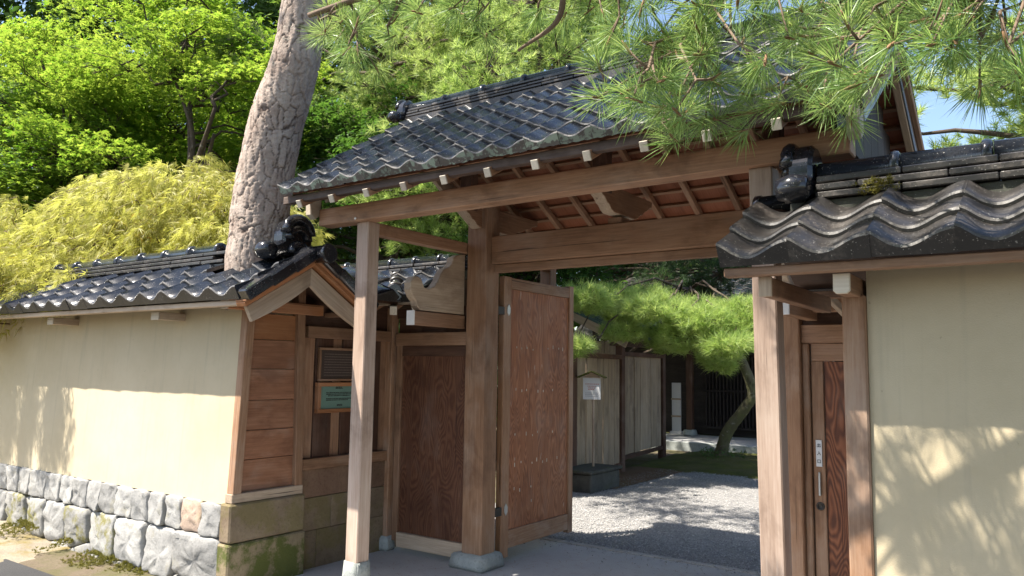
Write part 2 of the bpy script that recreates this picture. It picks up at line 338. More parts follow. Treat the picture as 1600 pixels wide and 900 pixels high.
def lathe_x(name, prof, center, mat, parent=None, n=20, axis=(1, 0, 0)):
    """surface of revolution around axis, prof = [(t, r)], capped"""
    A = Vector(axis).normalized(); B = A.orthogonal().normalized(); Cc = A.cross(B); c = Vector(center)
    v = []; f = []
    for t, r in prof:
        for k in range(n):
            th = 2 * PI * k / n; v.append(c + A * t + B * (r * math.cos(th)) + Cc * (r * math.sin(th)))
    for i in range(len(prof) - 1):
        for k in range(n):
            f.append((i * n + k, i * n + (k + 1) % n, (i + 1) * n + (k + 1) % n, (i + 1) * n + k))
    f.append(tuple(range(n - 1, -1, -1))); f.append(tuple((len(prof) - 1) * n + k for k in range(n)))
    return mobj(name, v, f, mat, parent, center, smooth=True)
def tube(pts, rad, n=8, jit=0.0, seed=0):
    """returns verts, faces of a tube"""
    v = []; f = []; P = [Vector(p) for p in pts]; up = Vector((0.13, 0.31, 0.94))
    for i, p in enumerate(P):
        t = (P[min(i + 1, len(P) - 1)] - P[max(i - 1, 0)]).normalized()
        b = t.cross(up if abs(t.dot(up)) < .95 else Vector((1, 0, 0))).normalized(); c = t.cross(b)
        for k in range(n):
            th = 2 * PI * k / n; r = rad[i]
            if jit: r *= 1 + jit * mnoise.noise(p * 3 + Vector((math.cos(th) * 1.3, math.sin(th) * 1.3, seed)))
            v.append(p + (b * math.cos(th) + c * math.sin(th)) * r)
    for i in range(len(P) - 1):
        for k in range(n): f.append((i * n + k, i * n + (k + 1) % n, (i + 1) * n + (k + 1) % n, (i + 1) * n + k))
    f.append(tuple(range(n - 1, -1, -1))); f.append(tuple((len(P) - 1) * n + k for k in range(n)))
    return v, f
class Soup:
    def __init__(s): s.v = []; s.f = []
    def add(s, v, f):
        o = len(s.v); s.v.extend(v); s.f.extend([tuple(i + o for i in q) for q in f])
    def tube(s, *a, **k): s.add(*tube(*a, **k))
    def obj(s, name, mat, parent=None, loc=(0, 0, 0), smooth=True): return mobj(name, s.v, s.f, mat, parent, loc, smooth)
def spline(pts, n):
    """Catmull-Rom through pts (any dimension)"""
    P = [np.array(p, float) for p in pts]; P = [2 * P[0] - P[1]] + P + [2 * P[-1] - P[-2]]; out = []
    for i in range(1, len(P) - 2):
        for k in range(n):
            t = k / n
            out.append(0.5 * ((2 * P[i]) + (P[i + 1] - P[i - 1]) * t + (2 * P[i - 1] - 5 * P[i] + 4 * P[i + 1] - P[i + 2]) * t * t + (3 * P[i] - P[i - 1] - 3 * P[i + 1] + P[i + 2]) * t ** 3))
    out.append(P[-2]); return out
def np_mesh(name, v, loops_per, mat, parent=None, loc=(0, 0, 0)):
    """v (N,k,3) array of polygons with k corners each, all separate"""
    N, k, _ = v.shape; me = bpy.data.meshes.new(name); me.vertices.add(N * k)
    me.vertices.foreach_set('co', (v.reshape(-1, 3) - np.array(loc)).astype(np.float32).ravel())
    me.loops.add(N * k); me.loops.foreach_set('vertex_index', np.arange(N * k, dtype=np.int32))
    me.polygons.add(N); me.polygons.foreach_set('loop_start', np.arange(0, N * k, k, dtype=np.int32))
    me.update(calc_edges=True); me.materials.append(mat)
    return link(bpy.data.objects.new(name, me), parent, loc)
def unit(a): return a / (np.linalg.norm(a, axis=-1, keepdims=True) + 1e-9)

# ------------------------------------------------------------------ roof tiles
def prof_h(u, A):
    """wave section of a pan tile: wide trough, narrow roll; u in 0..1 starts at the roll's crest"""
    g = u ** 0.80
    return A * (0.5 + 0.5 * math.cos(2 * PI * g))
def tile_mesh(w, L, A, t, n, mats, eave=0.0, rag=0.0):
    """front edge at y=0, back at y=L; slots: tile, edge, front plate"""
    v = []; f = []; fm = []; us = [i / n * 1.03 for i in range(n + 1)]
    hs = [prof_h(min(u, 1.0), A) + 0.008 * max(0.0, 1 - u / 0.18) for u in us]
    xs = [u * w for u in us]; lip = t * 0.3
    rows = [(0.0, t - lip), (lip, t), (L * .5, t * .5), (L, 0.0)]
    for y, dz in rows:
        for x, h in zip(xs, hs): v.append((x, y, h + dz))
    for r in range(3):
        for i in range(n):
            a = r * (n + 1) + i; f.append((a, a + 1, a + n + 2, a + n + 1)); fm.append(1 if r == 0 else 0)
    b0 = len(v)
    for i, (x, h) in enumerate(zip(xs, hs)):
        v.append((x, 0.0, (-eave + rag * (0.5 + .5 * math.sin(i * 2.1))) if eave else h))
    for i in range(n): f.append((b0 + i, b0 + i + 1, i + 1, i)); fm.append(2 if eave else 1)
    if eave:
        b1 = len(v)
        for x in xs: v.append((x, 0.03, -eave + rag * .5))
        for i in range(n): f.append((b0 + i + 1, b0 + i, b1 + i, b1 + i + 1)); fm.append(2)
    for i, e in ((0, 1), (n, -1)):                                   # side faces
        s0 = len(v); v += [(xs[i], 0, -eave if eave else hs[i]), (xs[i], L, hs[i] - t)]
        q = (i, n + 1 + i, 3 * (n + 1) + i, s0 + 1, s0); f.append(q if e < 0 else q[::-1]); fm.append(0)
    me = mesh_from('pan_tile', v, f, mats, False, fm)
    sm = [m_ == 0 and len(q) == 4 for m_, q in zip(fm, f)]; me.polygons.foreach_set('use_smooth', np.array(sm)); return me
def tile_field(parent, x0, x1, w, ye, ze, slope, rows, ex, A, t, n, mats, back=False, eave=0.055, rag=0.0, skip=None):
    ncol = int(round((x1 - x0) / w)); w = (x1 - x0) / ncol; th = math.atan(slope)
    body = tile_mesh(w, ex * 1.18, A, t, n, mats); eav = tile_mesh(w, ex * 1.18, A, t, n, mats, eave, rag)
    for r in range(rows):
        for c in range(ncol):
            x = x0 + c * w; y = ye + r * ex * math.cos(th) * (-1 if back else 1); z = ze + r * ex * math.sin(th)
            if skip and skip(x + w / 2, r): continue
            o = bpy.data.objects.new('tile', eav if r == 0 else body)
            link(o, parent, (x + (w if back else 0) + random.uniform(-.003, .003), y + random.uniform(-.004, .004), z + random.uniform(-.002, .003)))
            o.rotation_euler = (th + random.uniform(-.012, .012), random.uniform(-.010, .010), (PI if back else 0) + random.uniform(-.010, .010))
    return w
def ridge(parent, x0, x1, y, zb, courses, ch, w0, cap_r, mat, cap_mat, seg=0.30, cap_seg=0.34, bands=True, skip=None):
    """stack of flat ridge tiles and a row of round cap tiles along X"""
    z = zb
    for k in range(courses):
        w = w0 - k * 0.022; x = x0 + (seg * .5 if k % 2 else 0)
        if k % 2: box('ridge_tile', (x0, y - w / 2, z + .003), (x - .004, y + w / 2, z + ch - .006), mat, parent, 0.005)
        while x < x1 - 0.03:
            xe = min(x + seg, x1); j = random.uniform(-.004, .004)
            if not (skip and skip(x, xe)): box('ridge_tile', (x, y - w / 2 + j, z + .003), (xe - .004, y + w / 2 + j, z + ch - .006), mat, parent, 0.005)
            x = xe
        z += ch
    x = x0
    while x < x1 - 0.05:
        xe = min(x + cap_seg, x1)
        if not (skip and skip(x, xe)):
            pr = [(0, cap_r * 1.0), (xe - x - .05, cap_r * .97), (xe - x - .045, cap_r * 1.16), (xe - x - .03, cap_r * 1.24), (xe - x - .012, cap_r * 1.16), (xe - x - .004, cap_r * 1.0)] if bands else [(0, cap_r), (xe - x - .004, cap_r)]
            o = lathe_x('ridge_cap', pr, (x, y, z + cap_r * .25), cap_mat, parent, 18)
            o.rotation_euler = (0, random.uniform(-.006, .006), random.uniform(-.006, .006))
        x = xe
    return z + cap_r * 1.25

# ------------------------------------------------------------------ ground
def sheet(name, x0, x1, y0, y1, z, mat, nx=1, ny=1, hf=None, kind='structure'):
    v = []; f = []
    for j in range(ny + 1):
        for i in range(nx + 1):
            x = x0 + (x1 - x0) * i / nx; y = y0 + (y1 - y0) * j / ny; v.append((x, y, z + (hf(x, y) if hf else 0)))
    for j in range(ny):
        for i in range(nx):
            a = j * (nx + 1) + i; f.append((a, a + 1, a + nx + 2, a + nx + 1))
    return tag(mobj(name, v, f, mat, None, (0, 0, 0), smooth=True), kind=kind)
sheet('ground', -160, 160, -120, 200, -0.02, M['soil'])
sheet('forecourt', -5.0, 8, 3.0, 6.40, 0.0, M['concrete'])
sheet('road', -40, 14, -9, 3.0, -0.008, M['asphalt'])  # unseen asphalt added in front to cut bounce light on the right wall
box('threshold', (-4.9, 6.40, -0.1), (2.0, 6.47, 0.012), M['concrete_pale'], None, 0.008)['kind'] = 'structure'
sheet('gravel_yard', -5.7, 4.0, 6.47, 13.2, -0.008, M['gravel'])
sheet('verge', -14.0, -5.0, 1.3, 3.9, 0.0, M['verge'], 80, 16,
      lambda x, y: max(0, min(1, (y - 2.2) / 1.25)) * (-.10 + .17 * max(0, min(1, (-6.0 - x) / 2.6))) + 0.02 * mnoise.noise(Vector((x * 3, y * 3, 0))) - max(0, (x + 5.15) / .15) * 0.12)
sheet('moss_bank', -6.0, -2.0, 11.6, 15.4, 0.0, M['moss'], 40, 30,
      lambda x, y: 0.10 * math.exp(-((x + 4.9) ** 2 + (y - 13.8) ** 2) * 0.7) + 0.02 * mnoise.noise(Vector((x * 4, y * 4, 2))) - (0.05 if y < 12.1 + .5 * mnoise.noise(Vector((x, 0, 5))) else 0) + .012)
sheet('leaf_litter_strip', -6.0, -5.05, 9.7, 13.6, 0.004, M['mulch'])

# ------------------------------------------------------------------ the roofed gate
gate = thing('roofed_gate', 'large timber gate with curved black tile roof, the double doorway open to the gravel yard', 'gate', (-2.7, 5.2, 0))
XL, XR = -4.0, -1.44
def post(name, cx, cy, w, d, z0, z1, mat, parent, lean=0.0): return beam(name, (cx, cy, z0), (cx + lean, cy, z1), w, d, mat, parent, up=(0, 1, 0), bev=0.007)
post('main_post', -3.985, 5.215, 0.205, 0.19, 0.09, 3.02, M['wood_post'], gate)
post('main_post', -1.455, 5.215, 0.205, 0.19, 0.09, 3.02, M['wood_post'], gate)
post('front_post', -4.145, 4.01, 0.122, 0.12, 0.24, 2.685, M['wood_front'], gate)['label'] = 'slender sunlit post with a grey stained foot'
post('front_post', -1.19, 4.01, 0.122, 0.12, 0.24, 2.685, M['wood_front'], gate, -0.03)
post('rear_post', -4.145, 6.5, 0.12, 0.12, 0.1, 2.685, M['wood'], gate)
post('rear_post', -1.22, 6.5, 0.12, 0.12, 0.1, 2.685, M['wood'], gate)
def base_stone(cx, cy, w, d, h, z0=0.0, mat='stone_base', parent=gate, name='base_stone'):
    bm = bmesh.new(); bmesh.ops.create_cube(bm, size=1)
    bmesh.ops.subdivide_edges(bm, edges=bm.edges[:], cuts=2, use_grid_fill=True)
    for v in bm.verts:
        s = 1 - 0.16 * max(0, v.co.z + .2)
        p = Vector((v.co.x * w * s, v.co.y * d * s, v.co.z * h)); nn = mnoise.noise_vector(Vector((cx, cy, 0)) + p * 7) * 0.012
        v.co = p + nn
    bmesh.ops.bevel(bm, geom=[e for e in bm.edges if e.calc_face_angle(0) > 0.9], offset=.012, segments=2, affect='EDGES')
    me = bpy.data.meshes.new(name); bm.to_mesh(me); bm.free(); me.materials.append(M[mat])
    me.polygons.foreach_set('use_smooth', np.ones(len(me.polygons), dtype=bool))
    o = bpy.data.objects.new(name, me); return link(o, parent, (cx, cy, z0 + h / 2))
base_stone(-3.985, 5.20, 0.34, 0.32, 0.115); base_stone(-1.455, 5.20, 0.34, 0.32, 0.115)
base_stone(-4.145, 4.01, 0.16, 0.16, 0.26); base_stone(-1.19, 4.01, 0.16, 0.16, 0.26)
# beams
box('front_beam', (-4.57, 3.90, 2.682), (-0.77, 4.03, 2.812), M['wood'], gate, 0.006)
box('lintel', (-3.882, 5.185, 2.50), (-1.558, 5.30, 2.735), M['wood'], gate, 0.006)
box('lintel_strip', (-3.882, 5.235, 2.43), (-1.558, 5.29, 2.497), M['wood'], gate)
box('rear_beam', (-4.57, 6.44, 2.682), (-0.77, 6.57, 2.80), M['wood_dark'], gate)
for x in (-4.145, -1.22):
    box('tie_beam', (x - .045, 4.06, 2.60), (x + .045, 6.46, 2.69), M['wood'], gate)
box('ridge_beam', (-4.57, 4.92, 3.36), (-0.77, 5.08, 3.50), M['wood_dark'], gate)
def cloud_arm(L0, L1, h):
    """boat-shaped bracket with scalloped ends, outline along Y"""
    top = [(L1, h), (L0, h)]; pts = []
    for s, Le in ((0, L0), (1, L1)):
        seq = []
        for k in range(13):
            q = k / 12; u = Le * (1 - q * 0.62); z = h - 0.05 - (h - 0.05) * q + 0.012 * abs(math.sin(q * PI * 3.5))
            seq.append((u, z))
        pts.append(seq)
    return pts[0] + pts[1][::-1] + top
for x in (-3.985, -2.72, -1.455):
    plate('carved_bracket', cloud_arm(-0.42, 0.72 if x < -3 else 0.5, 0.21), 0.10, (x, 5.26, 2.79), (0, 1, 0), (0, 0, 1), M['wood'], gate, 0.004, M['wood_grey'])
    box('purlin_strut', (x - .06, 5.20, 2.737), (x + .06, 5.33, 2.785), M['wood'], gate)
    post('ridge_strut', x, 5.0, 0.12, 0.10, 2.93, 3.36, M['wood_dark'], gate)
# rafters, battens and roof boards
for sgn in (-1, 1):
    for k in range(12):
        x = -4.455 + k * 0.342
        y1 = 5.0 + sgn * 1.38; z1 = 3.515 - 0.55 * 1.38
        beam('rafter', (x, 5.0 + sgn * .03, 3.515 + .035 - .55 * .03), (x, y1, z1 + 0.035), 0.043, 0.055, M['wood'], gate)
        if sgn < 0: beam('rafter_end', (x, y1, z1 + .036), (x, y1 - .010, z1 + .031), 0.046, 0.056, M['wood_end'], gate, bev=0.002)
    for k in range(9):
        y = 5.0 + sgn * (0.15 + k * 0.15); z = 3.515 + .075 - .55 * abs(y - 5)
        beam('batten', (-4.58, y, z + .008), (-0.76, y, z + .008), 0.03, 0.024, M['wood'], gate, up=(0, sgn * .48, .87), bev=.002)
    for k in range(5):
        a = 0.02 + k * 0.264; y0_ = 5.0 + sgn * a; y1_ = 5.0 + sgn * (a + .261)
        beam('roof_board', (-2.67, y0_, 3.515 + .110 - .55 * a), (-2.67, y1_, 3.515 + .110 - .55 * (a + .261)), 3.84, 0.014, M['wood_red'], gate, bev=0.002)
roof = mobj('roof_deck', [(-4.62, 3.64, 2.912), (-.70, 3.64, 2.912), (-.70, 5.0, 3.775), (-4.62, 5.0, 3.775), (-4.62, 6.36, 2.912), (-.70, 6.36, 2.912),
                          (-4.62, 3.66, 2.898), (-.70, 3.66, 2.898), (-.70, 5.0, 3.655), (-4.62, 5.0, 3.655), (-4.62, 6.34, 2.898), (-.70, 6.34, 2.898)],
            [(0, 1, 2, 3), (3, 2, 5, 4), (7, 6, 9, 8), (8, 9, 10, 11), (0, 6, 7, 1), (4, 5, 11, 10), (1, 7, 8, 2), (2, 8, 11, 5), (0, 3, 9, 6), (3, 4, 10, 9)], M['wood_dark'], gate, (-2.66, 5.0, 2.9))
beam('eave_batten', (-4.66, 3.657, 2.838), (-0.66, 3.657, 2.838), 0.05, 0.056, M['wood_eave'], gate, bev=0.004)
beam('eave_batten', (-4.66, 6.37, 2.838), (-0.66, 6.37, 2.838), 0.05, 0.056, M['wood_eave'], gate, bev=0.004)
GT = [M['tile'], M['tile_edge'], M['tile_lichen']]
tile_field(roof, -4.62, -0.70, 0.2177, 3.575, 2.885, 0.65, 8, 0.213, 0.034, 0.022, 10, GT, eave=0.022, rag=0.006)
tile_field(roof, -4.62, -0.70, 0.2177, 6.425, 2.885, 0.65, 8, 0.213, 0.034, 0.022, 6, GT, back=True, eave=0.022)
rg = box('ridge', (-4.68, 4.91, 3.72), (-0.64, 5.09, 3.832), M['tile_old'], gate)
ridge(rg, -4.66, -0.66, 5.0, 3.835, 3, 0.030, 0.18, 0.05, M['tile_old'], M['tile'], 0.29, 0.42)
def ridge_end(parent, x, y, zb, s, sg, mat, cap_z=None, cap_len=0.0, cap_r=0.068):
    """ogre tile: domed head with stacked rolls and curled feet, facing sg*X"""
    prof = []
    for k in range(25):
        th = PI * k / 24; prof.append((0.135 * s * math.cos(th), 0.16 * s + 0.15 * s * math.sin(th)))
    foot_l = [(-0.135 * s, 0.13 * s), (-0.19 * s, 0.10 * s), (-0.25 * s, 0.10 * s), (-0.285 * s, 0.06 * s), (-0.27 * s, 0.0), (-0.2 * s, -0.02 * s), (-0.12 * s, 0.02 * s)]
    foot_r = [(-a, b) for a, b in foot_l][::-1]
    o = plate('ridge_end_tile', prof + foot_l + foot_r, 0.13 * s, (x, y, zb), (0, 1, 0), (0, 0, 1), mat, parent, 0.02 * s)
    for r, zz, q in ((0.115, 0.245, 0.05), (0.085, 0.20, 0.05), (0.06, 0.10, 0.055)):   # stacked rolls on the head
        pts = [(x + sg * 0.06 * s, y + r * s * math.cos(PI * k / 10), zb + (zz - .06) * s + r * s * math.sin(PI * k / 10)) for k in range(11)]
        v, f = tube(pts, [q * s * .75] * 11, 10); mobj('roll', v, f, mat, o, (x, y, zb), True)
    for e in (-1, 1):
        c = (x, y + e * 0.24 * s, zb + 0.045 * s)
        lathe_x('curl', [(-.075 * s, .02 * s), (-.07 * s, .055 * s), (0, .072 * s), (.07 * s, .055 * s), (.075 * s, .02 * s)], c, mat, o, 16)
    if cap_len:
        lathe_x('round_end_cap', [(0, cap_r), (cap_len - .03, cap_r), (cap_len - .028, cap_r * 1.12), (cap_len, cap_r * 1.12), (cap_len + .006, cap_r * .98), (cap_len + .002, cap_r * .8)],
                (x, y, cap_z), mat, o, 24, (sg, 0, 0))
    return o
ridge_end(gate, -4.72, 5.0, 3.80, 0.72, -1, M['tile_glossy'])
ridge_end(gate, -0.62, 5.0, 3.80, 0.72, 1, M['tile_glossy'])
# gable boards
for x, zm in ((-4.60, M['wood_grey']), (-0.74, M['zinc'])):
    for sgn in (-1, 1):
        pts = []
        for k in range(9):
            q = k / 8; v_ = -0.10 - 0.02 * math.sin(q * PI); pts.append((max(q * 1.22, -v_ * .597), v_))
        up_ = [(1.22 - (1.22 + .0268) * k / 8, 0.045) for k in range(9)]
        d = Vector((0, sgn * 1.0, -0.595)).normalized(); n_ = Vector((0, sgn * .595, 1.0)).normalized()
        plate('bargeboard', pts + up_, 0.045, (x, 5.0, 3.60), d, n_, M['wood_grey'], gate, 0.004)
        if x > -1: plate('bargeboard_cover', [(.0627, -.105), (1.30, -.115), (1.30, .06), (-.0358, .06)], 0.006, (x + .03, 5.0, 3.60), d, n_, M['zinc'], gate, 0)
    tip = [(0, 0), (.055, -.04), (.05, -.16), (0, -.20), (-.05, -.17), (-.06, -.03)]
    plate('gable_tip', tip, 0.06, (x, 3.87, 2.93), (0, 1, 0), (0, 0, 1), M['wood_end'], gate, 0.006)
for k in range(9):                                              # black infill added to darken the right gable; the left stays open
    y0_ = 4.0 + k * 0.222; y1_ = y0_ + 0.218
    box('gable_infill', (-.872, y0_, 2.81), (-.848, y1_, 3.50 - .55 * max(abs(y0_ - 5), abs(y1_ - 5))), M['black_wood'], gate, 0.002)
# door leaves
def door_leaf(x, sg, label):
    d = box('door', (x - .014, 5.53, 0.25), (x + .014, 6.52, 2.32), M['wood_fig'], gate, 0.002); d['label'] = label
    box('stile', (x - .03, 5.42, 0.03), (x + .03, 5.53, 2.425), M['wood_post'], d); box('stile', (x - .03, 6.52, 0.07), (x + .03, 6.60, 2.44), M['wood_post'], d)
    box('rail', (x - .028, 5.532, 2.322), (x + .028, 6.518, 2.42), M['wood_post'], d); box('rail', (x - .028, 5.532, 0.10), (x + .028, 6.518, 0.248), M['wood_post'], d)
    for z in (0.42, 2.12):
        box('hinge', (x + sg * .0, 5.33, z - .035), (x + sg * .034, 5.425, z + .035), M['iron'], d, 0.003)
        for dy in (-.075, .06): plate('hinge_leaf', [(0, -.05), (.022, -.02), (.022, .02), (0, .05), (-.022, .02), (-.022, -.02)], 0.006, (x + sg * .036, 5.40 + dy + (.02 if dy > 0 else -.03), z + .01), (0, 1, 0), (0, 0, 1), M['steel'], d, 0)
    if sg > 0:
        for z, cols in ((1.80, (0, 1, 2, 3, 6, 7, 8, 9)), (1.42, (0, 1, 2, 4, 5, 7)), (1.03, (0, 2, 3, 4, 7)), (0.78, (0, 1, 3, 4, 5, 6, 8)), (0.56, (0, 1, 3)), (0.45, (3,))):
            for c in cols:
                zz = z + random.uniform(-.015, .015); yy = 5.63 + c * 0.088 + random.uniform(-.01, .01)
                box('nail_mark', (x + .0142, yy, zz), (x + .0160, yy + .009, zz + random.uniform(.015, .035)), M['wood_end'], d, 0)
    return d
door_leaf(-3.935, 1, 'open door leaf of figured reddish wood with rows of pale nail marks')
door_leaf(-1.50, -1, 'right door leaf folded back into the yard behind the post')
# small nail on beam above the front post
lathe_x('nail_cap', [(0, .009), (.006, .009), (.010, .005)], (-4.16, 3.893, 2.70), M['white_paint'], gate, 10, (0, -1, 0))

# ------------------------------------------------------------------ plastered walls with tiled copings
def coping(parent, x0, x1, gable, gx, mats, skip=None, n=10):
    """two-sided tiled roof along X over a wall at y=3.85; gable = +1 if the free end is at x1, -1 if at x0"""
    zs = 0.555; a, b = x0, x1
    v = []
    for z_ in (0.0, -0.03):
        for x in (a, b): v += [(x, 3.26, 2.098 + z_ * .4), (x, 3.85, 2.405 + z_), (x, 4.44, 2.098 + z_ * .4)]
    rf = mobj('roof_deck', v, [(0, 3, 4, 1), (1, 4, 5, 2), (9, 6, 7, 10), (10, 7, 8, 11), (0, 6, 9, 3), (2, 5, 11, 8), (0, 1, 7, 6), (1, 2, 8, 7), (4, 3, 9, 10), (5, 4, 10, 11)], M['wood_dark'], parent, ((a + b) / 2, 3.85, 2.2))
    tile_field(rf, a, b, 0.296, 3.215, 2.080, zs, 3, 0.205, 0.062, 0.028, n, mats, eave=0.012, skip=skip)
    tile_field(rf, a, b, 0.296, 4.485, 2.080, zs, 3, 0.205, 0.062, 0.028, 6, mats, back=True, eave=0.012)
    beam('eave_batten', (a + .01, 3.275, 2.047), (b - .01, 3.275, 2.047), 0.06, 0.038, M['wood_grey' if gable > 0 else 'wood'], parent)
    beam('eave_batten', (a + .01, 4.425, 2.047), (b - .01, 4.425, 2.047), 0.06, 0.038, M['wood'], parent)
    return rf
left = thing('plaster_wall', 'long ochre plaster wall on grey stones with a tiled coping, left of the gate', 'wall', (-8.5, 3.85, 0))
LT = [M['tile'], M['tile_edge'], M['tile_old']]
LX0, LX1 = -13.4, -4.56
lroof = coping(left, LX0, LX1, 1, 0, LT, skip=lambda x, r: r == 2 and -5.45 < x < -4.85)
# battered plaster body
mobj('plaster', [(LX0, 3.53, .6), (-5.02, 3.53, .6), (-5.02, 4.17, .6), (LX0, 4.17, .6), (LX0, 3.59, 2.10), (-5.02, 3.59, 2.10), (-5.02, 4.11, 2.10), (LX0, 4.11, 2.10)],
     [(0, 1, 5, 4), (1, 2, 6, 5), (2, 3, 7, 6), (3, 0, 4, 7), (4, 5, 6, 7)], M['plaster'], left, (-9, 3.85, 1))
box('stone_core', (LX0, 3.60, -.1), (-5.03, 4.12, .598), M['stone_dark'], left, 0)
for x in (-7.60, -5.86): # purlin ends that carry the eave
    box('bracket_end', (x, 3.36, 1.965), (x + .10, 3.62, 2.025), M['wood_grey'], left)
    box('bracket_end', (x - .004, 3.350, 1.963), (x + .104, 3.3595, 2.027), M['wood_end'], left, 0.002)
# end panel of boards facing the gate
for y0_, y1_ in ((3.533, 3.605), (4.095, 4.168)):
    dy = 0.05 if y0_ < 3.8 else -0.045
    beam('end_post', (-4.985, (y0_ + y1_) / 2, 0.68), (-4.985, (y0_ + y1_) / 2 + dy, 2.06 if dy > 0 else 2.30), .075, .072, M['wood_post'], left, up=(0, 1, 0))
box('end_sill', (-5.03, 3.525, 0.615), (-4.945, 4.172, 0.682), M['wood_grey'], left)
zc = 0.684
for k, h in enumerate((0.235, 0.215, 0.225, 0.235, 0.225, 0.20)):
    box('end_board', (-5.02, 3.60, zc), (-4.985 + random.uniform(-.003, .003), 4.10, zc + h - .004), M['wood_orange' if k == 5 else 'wood_board'], left, 0.003); zc += h  # top board orange: the orange light on the panel top is in its colour
box('end_tie', (-5.0, 3.40, 2.03), (-4.93, 4.30, 2.115), M['wood_orange'], left)
box('tie_end', (-5.003, 3.385, 2.028), (-4.927, 3.400, 2.118), M['wood_end'], left, .002)
# gable of the coping: bargeboards, boards under tiles, verge tiles
for sgn in (-1, 1):
    d = Vector((0, sgn, -.60)).normalized(); n_ = Vector((0, sgn * .60, 1)).normalized()
    pts = [(.081 + k / 8 * .58, -.135 - .05 * math.sin(k / 8 * PI) * .35) for k in range(9)] + [(.655, -.02), (.012, -.02)]
    plate('bargeboard', pts, 0.035, (-4.565, 3.83, 2.375), d, n_, M['wood_grey'], left, 0.003)
    beam('verge_board', Vector((-4.555, 3.83, 2.385)), Vector((-4.555, 3.83, 2.385)) + d * .69, .10, .030, M['wood_orange'], left, up=n_)
    beam('verge_board', Vector((-4.545, 3.83, 2.412)), Vector((-4.545, 3.83, 2.412)) + d * .70, .12, .018, M['wood_orange'], left, up=n_)
    for k in range(3):
        p = Vector((-4.515, 3.83, 2.470)) + d * (.03 + k * .225)
        beam('verge_tile', p, p + d * .24 - n_ * .012, .13, .085, M['tile_glossy'], left, up=n_, bev=.010)
post('gable_strut', -4.93, 3.85, .07, .07, 2.115, 2.33, M['wood_orange'], left)
lr = box('ridge', (-13.3, 3.77, 2.33), (-4.80, 3.93, 2.45), M['tile_old'], left)
ridge(lr, -13.3, -4.86, 3.85, 2.452, 3, 0.036, 0.20, 0.058, M['tile_old'], M['tile'], 0.31, 0.40, skip=lambda a, b: b > -5.5 and a < -4.95)
ridge_end(left, -4.80, 3.85, 2.43, 1.05, 1, M['tile_glossy'], 2.452, 0.43, 0.066)
# stones of the wall foot
def stone(poly, depth, mat, parent, name='stone', y0=3.50, dome=0.045):
    """poly (x,z) -> cushion-faced stone standing on plane y=y0, facing -Y"""
    P = np.array(poly); c = P.mean(0)
    Q = []
    for i in range(len(P)):                                    # rounded, subdivided outline
        a, b_ = P[i], P[(i + 1) % len(P)]
        L = np.linalg.norm(b_ - a); m_ = max(2, int(L / .04))
        for k in range(m_):
            q = k / m_; p = a + (b_ - a) * q
            if k == 0: p = p + (unit(P[i - 1] - p) + unit(b_ - p)) * .009
            Q.append(p)
    Q = np.array(Q); nq = len(Q); v = []; f = []
    rings = ((1.0, depth), (0.99, 0.008), (0.965, -dome * .45), (0.90, -dome * .75), (0.74, -dome * .92), (0.52, -dome), (0.27, -dome))
    sd = random.random() * 50; tilt = (random.uniform(-.1, .1), random.uniform(-.12, .08))
    for s, dy in rings:
        for q in Q:
            p = c + (q - c) * s
            nn = mnoise.noise(Vector((p[0] * 8, p[1] * 8, sd))) * .014 + mnoise.noise(Vector((p[0] * 21, p[1] * 21, sd))) * .016 + mnoise.noise(Vector((p[0] * 45, p[1] * 45, sd))) * .007
            yy = y0 + dy + (nn + tilt[0] * (p[0] - c[0]) + tilt[1] * (p[1] - c[1]) if dy < 0.01 else 0)
            v.append((p[0] + nn * .3, yy, p[1] + nn * .3))
    for r in range(len(rings) - 1):
        for k in range(nq): f.append((r * nq + k, (r + 1) * nq + k, (r + 1) * nq + (k + 1) % nq, r * nq + (k + 1) % nq)[::-1])
    ctr = len(v); v.append((c[0], y0 - dome * 1.08 + mnoise.noise(Vector((c[0], c[1], sd))) * .02, c[1]))
    for k in range(nq): f.append(((len(rings) - 1) * nq + k, (len(rings) - 1) * nq + (k + 1) % nq, ctr))
    o = mobj(name, v, f, mat, parent, (c[0], y0, c[1]), True)
    return o
def clip(poly, p, n):
    out = []
    for i in range(len(poly)):
        a, b_ = poly[i], poly[(i + 1) % len(poly)]; da = np.dot(a - p, n); db = np.dot(b_ - p, n)
        if da <= 0: out.append(a)
        if da * db < 0: out.append(a + (b_ - a) * (da / (da - db)))
    return out
seeds = []
x = -5.06
while x > -12.2:                                                # top course: near-rectangular stones, flat top
    w = random.uniform(.20, .36); seeds.append((x - w / 2, .50 + random.uniform(-.02, .02), 0)); x -= w
for row, z in ((1, .185), (2, -.17)):
    x = -5.10 - row * .1
    while x > -12.2:
        w = random.uniform(.30, .50); seeds.append((x - w / 2, z + random.uniform(-.06, .06), row)); x -= w
SP = np.array([(a * 1.0, b_) for a, b_, _ in seeds])
